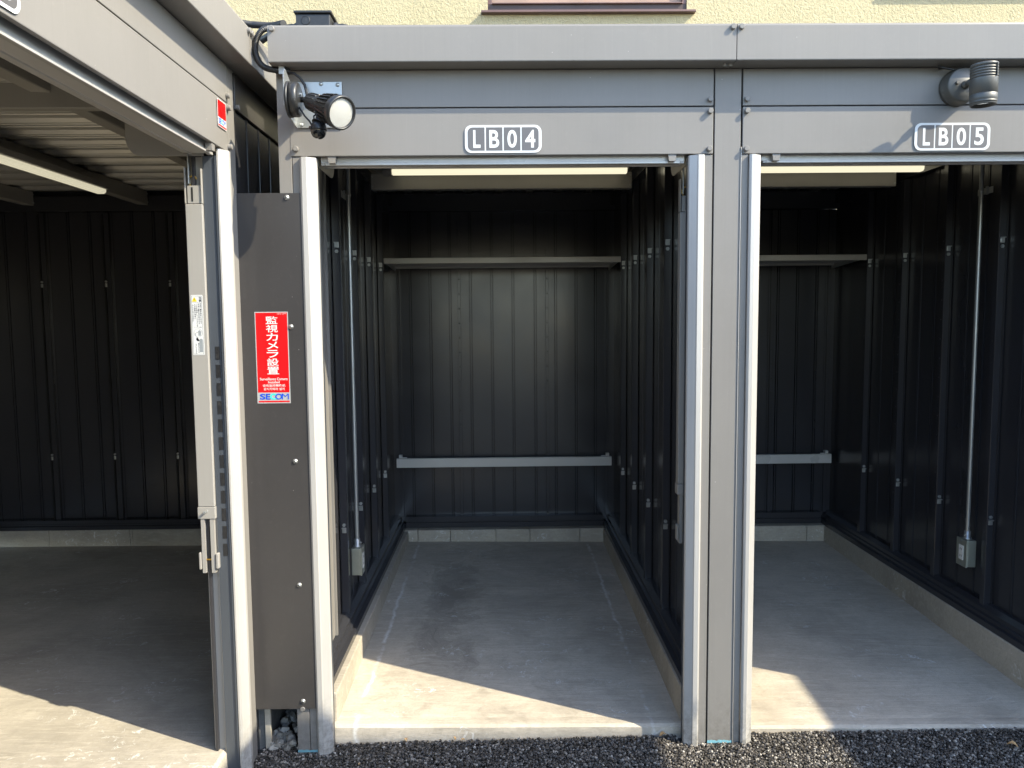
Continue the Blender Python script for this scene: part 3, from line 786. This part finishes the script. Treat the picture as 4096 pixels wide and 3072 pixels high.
def maker_mark(parent, x0, x1, z0, z1, y):
    w_ = (x1 - x0)
    mb = MB(); text_into(mb, "S", x0, x0 + w_ * .19, z0, z1, y, .0002, .03); text_into(mb, "E", x0 + w_ * .205, x0 + w_ * .36, z0, z1, y, .0002, .03)
    text_into(mb, "O", x0 + w_ * .53, x0 + w_ * .77, z0, z1, y, .0003, .02); text_into(mb, "M", x0 + w_ * .76, x1, z0, z1, y, .0002, .0); mb.build("mark_letters", blue, parent)
    mb = MB(); text_into(mb, "C", x0 + w_ * .345, x0 + w_ * .58, z0 - .0005, z1 + .0005, y, .0002, .04); mb.build("mark_letter", teal, parent)
maker_mark(st, -.785, -.692, 1.2015, 1.2205, yt)
# small one on the left unit's header (facade coords, then turned)
s2 = thing("security_sticker", (-.128, -.0026, 2.068), "small red sticker with blue lettering at the end of the left header", 'sticker')
y = -.0026
mb = MB(); mb.poly([(-.158, y, 2.032), (-.088, y, 2.032), (-.088, y, 2.112), (-.158, y, 2.112)], .0004); mb.build("backing", white, s2)
mb = MB(); mb.poly([(-.156, y - .0005, 2.0595), (-.090, y - .0005, 2.0595), (-.090, y - .0005, 2.110), (-.156, y - .0005, 2.110)], .0002)
mb.poly([(-.156, y - .0005, 2.034), (-.090, y - .0005, 2.034), (-.090, y - .0005, 2.039), (-.156, y - .0005, 2.039)], .0002); mb.build("red_field", red, s2)
maker_mark(s2, -.153, -.094, 2.0415, 2.0575, y - .0006)
s2.location = (XL + .0026, -.128, 2.068); s2.rotation_euler = (0, 0, R(90))

# ------------------------------------------------------------------ lamps inside
def ceiling_lamp(label, x0, x1, y, z, mat, turn=False):
    l = thing("ceiling_lamp", ((x0 + x1) / 2, y, z), label, 'lamp', 'ceiling batten lamps')
    mb = MB(); mb.box(x0, x1, y - .042, y + .042, z + .022, z + .050, bev=.004); mb.build("housing", white_paint, l)
    prof = [(y - .027, z + .0215), (y - .026, z + .008), (y - .016, z), (y + .016, z), (y + .026, z + .008), (y + .027, z + .0215)]
    mb = MB(); mb.prism(prof, 'x', x0 + .05, x1 - .012); mb.build("diffuser", mat, l)
    mb = MB(); mb.box(x0 + .003, x0 + .048, y - .026, y + .026, z - .003, z + .0215, bev=.003); mb.build("end_cap", white_paint, l)
    return l
ceiling_lamp("lit batten lamp with yellowish diffuser above the LB04 bay", -.565, .618, 1.262, 2.149, lamp_on)
ceiling_lamp("lit batten lamp with yellowish diffuser above the LB05 bay", .87, 2.052, 1.262, 2.149, lamp_on)
l3 = ceiling_lamp("pale batten lamp on a ceiling beam in the left unit", .32, 1.50, 1.185, 2.106, lamp_dim)
l3.location = (XL - 1.185, .91, 2.106); l3.rotation_euler = (0, 0, R(90))

# ------------------------------------------------------------------ shelves and low rails
def shelf(label, x0, x1):
    s = thing("shelf", ((x0 + x1) / 2, 2.0, 1.767), label, 'shelf', 'steel wall shelves')
    mb = MB(); mb.prism([(1.790, 1.767), (1.790, 1.796), (1.793, 1.798), (2.215, 1.798), (2.215, 1.796), (1.795, 1.796), (1.795, 1.770), (1.81, 1.770), (1.81, 1.767)], 'x', x0, x1); mb.build("board", shelfp, s)
    mb = MB()
    for yy in (1.84, 1.95, 2.06, 2.17): mb.box(x0 + .01, x1 - .01, yy, yy + .05, 1.776, 1.7955, bev=.003)
    mb.box(x0 + .004, x1 - .004, 2.2, 2.214, 1.767, 1.7955); mb.build("stiffener", shelfp, s)
    for xx in (x0 + .004, x1 - .006):
        mb = MB(); mb.prism([(1.80, 1.775), (1.80, 1.79), (2.236, 1.79), (2.236, 1.750), (2.22, 1.750)], 'x', xx, xx + .002); mb.build("bracket", galv, s)
    return s
shelf("long grey steel shelf high on the rear wall of the middle bay", -.6465, .661)
shelf("long grey steel shelf high on the rear wall of the right bay", .742, 2.029)
def low_rail(label, x0, x1):
    s = thing("low_rail", ((x0 + x1) / 2, 2.2, .55), label, 'rail', 'low steel rails')
    mb = MB(); mb.prism([(2.196, .551), (2.196, .605), (2.199, .607), (2.212, .607), (2.212, .605), (2.1985, .604), (2.1985, .553), (2.212, .553), (2.212, .551)], 'x', x0, x1); mb.build("board", railp, s)
    for xx in (x0 + .012, x1 - .032):
        mb = MB(); mb.box(xx, xx + .02, 2.214, 2.243, .56, .625, bev=.002); mb.box(xx + .022, xx + .05, 2.214, 2.218, .606, .612) if xx < (x0 + x1) / 2 else mb.box(xx - .03, xx - .002, 2.214, 2.218, .606, .612)
        mb.build("bracket", railp, s)
    return s
low_rail("low grey rail across the rear wall of the middle bay", -.656, .670)
low_rail("low grey rail across the rear wall of the right bay", .745, 2.036)

# ------------------------------------------------------------------ socket boxes with their conduit
def power_outlet(label, xs, s):
    """xs = stud face; s = direction into the room"""
    o = thing("power_outlet", (xs, .75, .372), label, 'power outlet', 'steel power outlets with conduit')
    a, b = (xs, xs + s * .038) if s > 0 else (xs + s * .038, xs)
    mb = MB(); mb.box(a, b, .714, .784, .372, .488, bev=.003); mb.build("box", zinc, o)
    f = xs + s * .038; a, b = sorted((f, f + s * .006))
    mb = MB(); mb.box(a, b, .712, .786, .370, .490, bev=.002); c = mb.build("cover_plate", zinc, o)
    f2 = f + s * .006; a, b = sorted((f2, f2 + s * .002))
    mb = MB(); mb.box(a, b, .733, .765, .398, .462, bev=.0008); mb.mi = 1
    a, b = sorted((f2 + s * .002, f2 + s * .0025))
    for zc in (.415, .445):
        for yy in (.743, .753): mb.box(a, b, yy, yy + .002, zc - .005, zc + .005)
    mb.build("socket", [socketm, slotm], c)
    for zz in (.3775, .4825):
        mb = MB(); mb.cyl((f2, .749, zz), .004, .002, (s, 0, 0), 10); mb.build("screw", galv, c)
    xc = xs + s * .020
    mb = MB(); mb.lathe([(.0088, 0), (.0088, 1.72)], (xc, .749, .488), (0, 0, 1), 18); mb.build("conduit", galv, o)
    mb = MB(); mb.lathe([(.009, .0), (.017, .0), (.017, .006), (.0125, .008), (.0125, .034), (.009, .036)], (xc, .749, .488), (0, 0, 1), 18)
    mb.cyl((xc + s * .012, .745, .508), .004, .010, (s * .6, -.8, 0), 8); mb.build("connector", galv, o)
    mb = MB(); mb.lathe([(.009, 0), (.0108, 0), (.0108, .012), (.009, .012)], (xc, .749, 1.965), (0, 0, 1), 18)
    mb.box(*sorted((xs - s * .0, xs + s * .003)), .700, .800, 1.958, 1.984, bev=.001) if s > 0 else mb.box(*sorted((xs, xs + s * .003)), .700, .800, 1.958, 1.984, bev=.001)
    mb.box(*sorted((xs + s * .004, xs + s * .010)), .725, .737, 1.955, 1.988); mb.build("clamp", galv, o)
    return o
power_outlet("metal outlet box with steel conduit on the left wall of the middle bay", -.650, 1)
power_outlet("metal outlet box with steel conduit on the right wall of the right bay", 2.030, -1)

# ------------------------------------------------------------------ light-grey inner casing behind the jamb (holes down its length)
for ux, xa, s in ((u4, -.655, 1), (u5, .733, 1)):
    mb = MB(); x0, x1 = sorted((xa, xa - .02)); mb.box(x0, x1, .10, .40, .24, 2.13, bev=.002); mb.box(xa - .016, xa + .008, .402, .412, .24, 2.13)
    mb.mi = 1
    for k in range(20): mb.box(xa - .0005, xa + .0008, .30, .306, .34 + k * .0895, .348 + k * .0895)
    mb.build("jamb_casing", [grey, slotm], ux)
ch = thing("bar_catch", (-.650, .20, .52), "small pale catch plate inside the left jamb of the middle bay", 'catch')
mb = MB(); mb.prism([(.150, .60), (.175, .60), (.178, .56), (.200, .545), (.200, .53), (.170, .510), (.150, .505)], 'x', -.652, -.628); mb.build("plate", white_paint, ch)

# ------------------------------------------------------------------ drop bars (reinforcing posts folded against the jambs)
def drop_bar(label, loc, rz):
    """local: face towards -y, x across, origin at the foot"""
    d = bpy.data.objects.new("drop_bar", None); COL.objects.link(d); d.location = loc; d.rotation_euler = (0, 0, rz); d['_org'] = (0, 0, 0)
    tag(d, label, 'door bar', 'white folded door bars')
    mb = MB(); mb.box(-.0255, .0255, 0, .034, .210, 1.135, bev=.002); mb.build("sleeve", white_paint, d)
    mb = MB(); mb.box(-.027, .027, -.002, .036, .172, .209, bev=.0015); mb.mi = 1
    mb.cyl((-.003, -.002, .194), .004, .010, (0, -1, .1), 8); mb.cyl((.002, -.002, .197), .003, .008, (0, -1, 0), 8); mb.build("collar", [white_paint, galv], d)
    mb = MB(); mb.prism([(-.019, 0), (-.019, .030), (.021, .030), (.021, 0), (.009, 0), (.009, .020), (-.008, .020), (-.008, 0)], 'z', .0, .171); mb.build("foot_channel", white_paint, d)
    mb = MB(); mb.box(-.0285, -.0215, -.004, .020, .012, .066, bev=.002); mb.box(.0235, .0320, -.004, .024, .014, .062, bev=.002); mb.box(-.0185, .0325, .022, .03, .010, .016); mb.build("foot_bracket", white_paint, d)
    mb = MB(); mb.box(-.0078, .0088, .004, .010, .040, .044); mb.build("pin", brass, d)
    mb = MB(); mb.box(-.0255, -.0235, 0, .028, 1.137, 1.245); mb.box(.0235, .0255, 0, .028, 1.137, 1.240); mb.build("yoke", white_paint, d)
    mb = MB(); mb.box(-.019, .021, .004, .03, 1.137, 1.190, bev=.001); mb.mi = 1; mb.box(-.007, -.002, .0032, .0045, 1.143, 1.185); mb.build("slider", [white_paint, slotm], d)
    mb = MB(); mb.tube([(-.005 + .012 * math.sin(t), .016, 1.205 + .016 * math.cos(t)) for t in [x * .35 - 3.0 for x in range(13)]], .0025, 8); mb.build("hook", brass, d)
    mb = MB(); mb.box(-.0165, -.0125, .004, .02, 1.195, 1.30, bev=.001); mb.build("hanger", galv, d)
    return d
db3 = drop_bar("white vertical door bar hanging inside the left unit's opening beside its jamb", (-.922, -.138, .672), 0)
db4 = drop_bar("white vertical door bar hanging inside the right jamb of the middle bay", (.628, .115, .672), 0)
# caution label on the first one
cl_ = thing("caution_label", (-.925, -.1385, 1.353), "white caution label with yellow warning triangle on the left door bar", 'label')
y = -.1383; a, b, z0, z1 = -.9425, -.9065, 1.353, 1.5355
mb = MB(); mb.poly([(p[0], y, p[1]) for p in rrect(a, b, z0, z1, .003)], .0003); mb.build("sheet", white, cl_)
mb = MB(); yy = y - .0004
def frame(x0, x1, za, zb, t=.0006):
    for q in ((x0, x1, za, za + t), (x0, x1, zb - t, zb), (x0, x0 + t, za, zb), (x1 - t, x1, za, zb)): mb.box(q[0], q[1], yy - .0002, yy, q[2], q[3])
frame(a + .0025, b - .0025, z0 + .003, z1 - .003); mb.box(a + .003, b - .003, yy - .0002, yy, 1.5135, 1.5140)
text_into(mb, "注", -.9185, -.9105, 1.523, 1.5305, yy, .0002, .015); text_into(mb, "意", -.9185, -.9105, 1.515, 1.522, yy, .0002, .015)
cols = ["収納バー収納時には必ず", "収納バー収納金具の爪が", "ことを確認してください。", "爪の間隔が確実に", "さしこんでください"]
for ci, col in enumerate(cols):
    for k, chh in enumerate(col):
        x = -.9135 - ci * .0058; zt = 1.5105 - k * .0058 - ci * .001; text_into(mb, chh, x - .002, x + .002, zt - .0046, zt, yy, .0002, .01)
text_into(mb, "サッシバー収納", -.936, -.913, 1.4365, 1.4395, yy, .0002, 0)
for k, chh in enumerate("確実にさしこみ"): text_into(mb, chh, -.9255, -.9215, 1.387 - k * .0045, 1.3905 - k * .0045, yy, .0002, .01)
for k, chh in enumerate("おろしてください"): text_into(mb, chh, -.9335, -.9295, 1.385 - k * .0040, 1.3883 - k * .0040, yy, .0002, .01)
circ = [(-.924 + .0125 * math.cos(t / 24 * 6.2832), 1.4205 + .0125 * math.sin(t / 24 * 6.2832)) for t in range(24)]
for i in range(24):
    p, q = Vector((circ[i][0], yy, circ[i][1])), Vector((circ[(i + 1) % 24][0], yy, circ[(i + 1) % 24][1])); mb.tube([p, q], .0003, 4, False)
mb.tube([(-.932, yy, 1.420), (-.923, yy, 1.424)], .0005, 4, False); mb.tube([(-.932, yy, 1.420), (-.931, yy, 1.412)], .0005, 4, False)
mb.poly([(-.929, yy, 1.407), (-.927, yy, 1.4075), (-.929, yy, 1.396), (-.924, yy, 1.396), (-.924, yy, 1.3945), (-.921, yy, 1.3972), (-.924, yy, 1.400), (-.924, yy, 1.3985), (-.931, yy, 1.3985)], .0002)
mb.build("printing", ink, cl_)
mb = MB(); mb.poly([(-.9235, yy, 1.412), (-.916, yy, 1.412), (-.9145, yy, 1.424), (-.919, yy, 1.429), (-.9235, yy, 1.427)], .0002)
mb.poly([(-.921, yy, 1.362), (-.911, yy, 1.362), (-.911, yy, 1.400), (-.916, yy, 1.404), (-.921, yy, 1.400)], .0002); mb.build("drawing", greyink, cl_)
mb = MB(); mb.poly([(-.9395, yy, 1.5155), (-.9235, yy, 1.5155), (-.9315, yy, 1.5295)], .0003); mb.build("triangle", yellow, cl_)
mb = MB(); mb.poly([(-.9322, yy - .0004, 1.5195), (-.9308, yy - .0004, 1.5195), (-.9303, yy - .0004, 1.5255), (-.9327, yy - .0004, 1.5255)], .0001); mb.box(-.9323, -.9307, yy - .0006, yy - .0004, 1.517, 1.5185); mb.build("exclamation", ink, cl_)

# ------------------------------------------------------------------ sensor floodlight on its folded bracket
fl = thing("sensor_floodlight", (-.636, -.004, 2.06), "black finned floodlight with motion sensor on a silver bracket above the left post", 'floodlight')
mb = MB(); mb.box(-.6365, -.4955, -.0055, -.0030, 2.0605, 2.2015, bev=.0008)
fx = -.6365
prof = [(-.0055, 2.0605), (-.028, 2.0605), (-.119, 2.076), (-.150, 2.092), (-.153, 2.172), (-.150, 2.185), (-.138, 2.1995), (-.128, 2.2005), (-.048, 2.166), (-.048, 2.145), (-.0055, 2.145)]
mb.prism([(p[0], p[1]) for p in prof], 'x', fx - .0022, fx); mb.build("bracket", galv, fl)
for (x, z) in ((-.508, 2.192), (-.625, 2.070), (-.560, 2.195)):
    mb = MB(); mb.lathe([(0, .003), (.0045, .003), (.0065, 0), (0, 0)], (x, -.0056, z), (0, -1, 0), 14); mb.build("screw", galv, fl)
dc = Vector((fx, -.106, 2.119))
mb = MB(); mb.lathe([(0, 0), (.0525, 0), (.0525, .008), (0, .008)], dc, (1, 0, 0), 40); mb.build("gasket", black, fl)
mb = MB(); mb.lathe([(0, .0085), (.0505, .0085), (.0505, .028), (.048, .033), (.040, .036), (0, .038)], dc, (1, 0, 0), 40); mb.build("base_disc", blackmetal, fl)
mb = MB(); mb.cyl(dc + Vector((.033, -.012, .012)), .0045, .010, (1, 0, 0), 12); mb.build("screw", galv, fl)
head = Vector((-.4520, -.225, 2.0475)); rear = Vector((-.566, -.128, 2.108))
ax = (head - rear).normalized(); Lh = (head - rear).length
mb = MB(); mb.tube([dc + Vector((.035, 0, 0)), dc + Vector((.055, -.006, -.002)), rear + ax * .02], .0085, 14); mb.build("arm", blackmetal, fl)
mb = MB()
mb.lathe([(0, -.004), (.020, -.002), (.0255, .004), (.0275, .050), (.0285, .055), (.0285, .062), (.030, .064), (.032, .075), (.041, Lh - .034), (.046, Lh - .026), (.049, Lh - .010), (.0485, Lh - .002), (.045, Lh + .001), (.042, Lh - .001), (.041, Lh - .006)], rear, ax, 40)
body = mb.build("lamp_body", blackmetal, fl)
q = ax.to_track_quat('Z', 'Y')
mb = MB()
for k in range(22):
    a = 2 * math.pi * k / 22
    e = q @ Vector((math.cos(a), math.sin(a), 0)); t_ = q @ Vector((-math.sin(a), math.cos(a), 0))
    pts = [(.030, .066), (.0385, .078), (.0475, Lh - .030), (.040, Lh - .030)]
    P = [rear + e * r_ + ax * h_ for r_, h_ in pts]
    mb.poly([p - t_ * .0014 for p in P], .0028, t_)
mb.build("fin", blackmetal, body)
mb = MB()
for k in range(14):
    a = 2 * math.pi * k / 14; e = q @ Vector((math.cos(a), math.sin(a), 0)); t_ = q @ Vector((-math.sin(a), math.cos(a), 0))
    P = [rear + e * r_ + ax * h_ for r_, h_ in [(.0245, .006), (.0268, .008), (.0290, .046), (.0265, .048)]]
    mb.poly([p - t_ * .002 for p in P], .004, t_)
mb.build("rear_rib", blackmetal, body)
mb = MB(); mb.lathe([(0, Lh - .003), (.020, Lh - .0035), (.041, Lh - .006)], rear, ax, 36); mb.build("lens", lens_m, body)
# motion sensor
pc = Vector((-.535, -.165, 2.012))
mb = MB(); mb.tube([rear + ax * .06 + Vector((0, 0, -.020)), rear + ax * .052 + Vector((.000, .0, -.045)), pc + Vector((.0, 0, .020))], .013, 18, radii=[.014, .0165, .0215]); mb.build("sensor_neck", black, fl)
mb = MB(); mb.lathe([(0, .016), (.017, .018), (.0225, .010), (.0235, 0), (.0235, -.006), (0, -.006)], pc + Vector((0, 0, .006)), (0, 0, 1), 28)
mb.cyl(pc + Vector((-.018, -.012, .006)), .005, .006, (-.6, -.8, 0), 12); mb.build("sensor_body", black, fl)
mb = MB(); mb.lathe([(.0225, 0), (.0215, -.009), (.017, -.017), (.009, -.022), (0, -.0235)], pc, (0, 0, 1), 28); mb.build("sensor_dome", dome_m, fl)
mb = MB(); mb.tube([dc + Vector((.034, -.014, -.024)), dc + Vector((.042, -.020, -.036)), (-.575, -.16, 2.056), (-.560, -.17, 2.040), (-.552, -.166, 2.026)], .0028, 10)
mb.tube([rear + ax * .045 + Vector((0, -.0, -.022)), (-.548, -.165, 2.055), (-.546, -.170, 2.036)], .0026, 10); mb.build("cable", black, fl)
mb = MB(); mb.tube([(-.655, -.03, 2.222), (-.635, -.035, 2.218), (-.618, -.032, 2.205), (-.605, -.030, 2.185), (-.598, -.035, 2.155), (-.592, -.06, 2.13)], .0042, 10); mb.build("supply_cable", black, fl)

# ------------------------------------------------------------------ round spotlight over LB05
sp = thing("spotlight", (1.452, -.002, 2.17), "black cylinder spotlight on a round base above the LB05 sign", 'spotlight')
bc = Vector((1.4525, -.0005, 2.172))
mb = MB(); mb.lathe([(0, 0), (.0560, 0), (.0565, .010), (.0545, .014), (.053, .016), (.0525, .038), (.0505, .043), (.049, .0445), (0, .046)], bc, (0, -1, 0), 48); mb.build("base_disc", spotm, sp)
for dx, dz in ((-.026, .004), (.026, -.004)):
    mb = MB(); mb.cyl(bc + Vector((dx, -.045, dz)), .0052, .009, (0, -1, 0), 14, .001); mb.build("screw", spotm, sp)
mb = MB(); mb.lathe([(0, 0), (.013, 0), (.013, .005), (.0085, .008), (.0085, .016), (.011, .020), (.011, .034), (.0075, .037), (.0075, .056)], bc + Vector((.002, -.045, -.002)), (.02, -1, 0), 24); mb.build("arm", spotm, sp)
ca = Vector((-.02, -.02, 1)).normalized(); c0 = Vector((1.4565, -.137, 2.083))
mb = MB(); pr = [(0, .006), (.028, .006), (.032, .0), (.0345, -.001), (.0352, .002), (.0352, .006), (.0362, .0065), (.0362, .010), (.0352, .0105), (.0366, .013), (.0374, .030), (.0368, .0305), (.0368, .0320), (.0376, .0325), (.0376, .075)]
for k in range(5):
    h = .0765 + k * .0078; pr += [(.0376, h), (.0352, h + .0006), (.0352, h + .0026), (.0376, h + .0032)]
pr += [(.0376, .1165), (.0370, .1190), (.0345, .1200), (0, .1200)]
mb.lathe(pr, c0, ca, 48); mb.build("lamp_body", spotm, sp)
mb = MB()
for k in range(5): mb.box(1.4715, 1.4735, -.1765, -.168, 2.160 + k * .0078, 2.167 + k * .0078)
mb.build("rib", spotm, sp)
mb = MB(); mb.lathe([(0, .0052), (.028, .0052)], c0, ca, 32); mb.build("lens", glass_m, sp)
mb = MB(); mb.tube([(1.40, -.012, 2.232), (1.385, -.02, 2.228), (1.375, -.03, 2.232), (1.392, -.034, 2.226), (1.42, -.03, 2.222), (1.45, -.02, 2.226)], .003, 8); mb.build("cable", black, sp)

# ------------------------------------------------------------------ corrugated conduits, strap, junction box
def flex(name, pts, r, label, group):
    # smooth path then ring it
    P = [Vector(p) for p in pts]; path = []
    for i in range(len(P) - 1):
        p0, p1, p2, p3 = P[max(i - 1, 0)], P[i], P[i + 1], P[min(i + 2, len(P) - 1)]
        for k in range(12):
            t_ = k / 12; path.append(.5 * ((2 * p1) + (-p0 + p2) * t_ + (2 * p0 - 5 * p1 + 4 * p2 - p3) * t_ ** 2 + (-p0 + 3 * p1 - 3 * p2 + p3) * t_ ** 3))
    path.append(P[-1])
    # resample
    out = []; rad = []; acc = 0; step = .0011; d = 0
    cum = [0]
    for a, b in zip(path[:-1], path[1:]): cum.append(cum[-1] + (b - a).length)
    n = int(cum[-1] / step); j = 0
    for i in range(n + 1):
        s_ = i * step
        while j < len(cum) - 2 and cum[j + 1] < s_: j += 1
        f_ = (s_ - cum[j]) / max(cum[j + 1] - cum[j], 1e-9); out.append(path[j].lerp(path[j + 1], min(1, f_))); rad.append(r if (i // 2) % 2 else r * .86)
    mb = MB(); mb.tube(out, r, 14, True, rad); o = mb.build(name, black); tag(o, label, 'conduit', group); return o
flex("corrugated_conduit", [(-.690, .10, 2.372), (-.712, .02, 2.366), (-.7235, -.022, 2.357), (-.7375, -.03, 2.343), (-.7495, -.03, 2.322), (-.7545, -.03, 2.298), (-.752, -.03, 2.274), (-.742, -.03, 2.252), (-.724, -.03, 2.237), (-.700, -.03, 2.231), (-.672, -.03, 2.228), (-.650, -.025, 2.226)], .0098,
     "black corrugated conduit curving round the end of the middle fascia", 'black corrugated conduits')
flex("corrugated_conduit", [(-1.10, .5, 2.595), (-.95, .5, 2.567), (-.90, .49, 2.558), (-.84, .47, 2.548), (-.78, .40, 2.53)], .0125,
     "black corrugated conduit running above the roofs behind the corner", 'black corrugated conduits')
cs = thing("pipe_strap", (-.672, -.03, 2.215), "shiny metal strap clamping the conduit under the fascia corner", 'pipe strap')
mb = MB(); mb.box(-.682, -.663, -.0405, -.0395, 2.236, 2.2390); mb.box(-.681, -.664, -.0412, -.0398, 2.215, 2.2392, bev=.0005)
mb.tube([(-.682, -.03, 2.2285), (-.663, -.03, 2.2285)], .0112, 20); mb.build("strap", galv, cs)
jb = thing("junction_box", (-.64, .28, 2.25), "black square junction box standing on the roof behind the middle fascia", 'junction box')
mb = MB(); mb.box(-.698, -.580, .25, .36, 2.36, 2.506, bev=.004); mb.build("box", black, jb)
mb = MB(); mb.box(-.7035, -.5735, .244, .366, 2.507, 2.516, bev=.003); mb.build("lid", black, jb)
mb = MB(); mb.lathe([(.0135, 0), (.0155, 0), (.0155, .0012), (.0135, .0012)], (-.664, .2498, 2.484), (0, -1, 0), 28); mb.build("knockout_ring", black, jb)
for xx, s in ((-.699, -1), (-.579, 1)):
    mb = MB(); mb.lathe([(.021, 0), (.021, .012), (.017, .016), (.017, .03), (.014, .05)], (xx, .305, 2.475), (s, 0, 0), 14); mb.build("gland", black, jb)
mb = MB(); mb.tube([(-.52, .305, 2.475), (-.45, .31, 2.468), (-.30, .33, 2.455), (-.1, .35, 2.44)], .012, 12); mb.build("conduit_tail", black, jb)
mb = MB(); mb.tube([(-.74, .305, 2.478), (-.80, .33, 2.470), (-.86, .36, 2.45)], .012, 12); mb.build("conduit_tail", black, jb)
mb = MB(); mb.box(-.72, -.56, .26, .35, 2.24, 2.359); mb.build("stand", galv, jb)

# ------------------------------------------------------------------ fallen leaves
def leaf(label, x, y, z, s, a, tilt):
    mb = MB(); n = 8; L_ = []; Rr = []
    for i in range(n + 1):
        t_ = i / n; wd = s * .32 * math.sin(math.pi * t_) ** .8; cu = .25 * s * math.sin(math.pi * t_)
        L_.append((t_ * s - s / 2, -wd, cu + wd * .5)); Rr.append((t_ * s - s / 2, wd, cu + wd * .4))
    for i in range(n):
        m0 = (L_[i][0], 0, L_[i][2] - .3 * abs(L_[i][1])); m1 = (L_[i + 1][0], 0, L_[i + 1][2] - .3 * abs(L_[i + 1][1]))
        for A, B_ in ((L_, 1), (Rr, -1)):
            try: mb.bm.faces.new([mb.bm.verts.new(p) for p in ((A[i], m0, m1, A[i + 1]) if B_ == 1 else (m0, A[i], A[i + 1], m1))])
            except ValueError: pass
    bmesh.ops.remove_doubles(mb.bm, verts=mb.bm.verts, dist=1e-6)
    M = Matrix.Rotation(R(a), 4, 'Z') @ Matrix.Rotation(R(tilt), 4, 'Y')
    o = mb.build("dry_leaf", leaf_m, None, M); o.location = (x, y, z); sm = o.modifiers.new("thick", 'SOLIDIFY'); sm.thickness = .0006
    tag(o, label, 'leaf', 'dry fallen leaves'); return o
leaf("tan curled leaf on the asphalt below the middle of the LB04 floor", -.148, .046, .009, .017, 20, 10)
leaf("small pale leaf leaning on the LB04 slab edge, left of the others", -.345, .052, .011, .016, -70, 20)
leaf("pale leaf pressed against the slab edge nearest the tan leaf", -.178, .053, .013, .014, -40, 60)
leaf("tiny reddish leaf near the bottom edge, below the left post", -.480, -.085, .008, .010, 60, 0)
leaf("straw-coloured leaf stalk beside the foot of the right LB04 guide", .545, .050, .012, .030, 12, 0)
leaf("larger tan leaf at the right edge of the asphalt", 1.690, -.060, .020, .034, -35, 0)
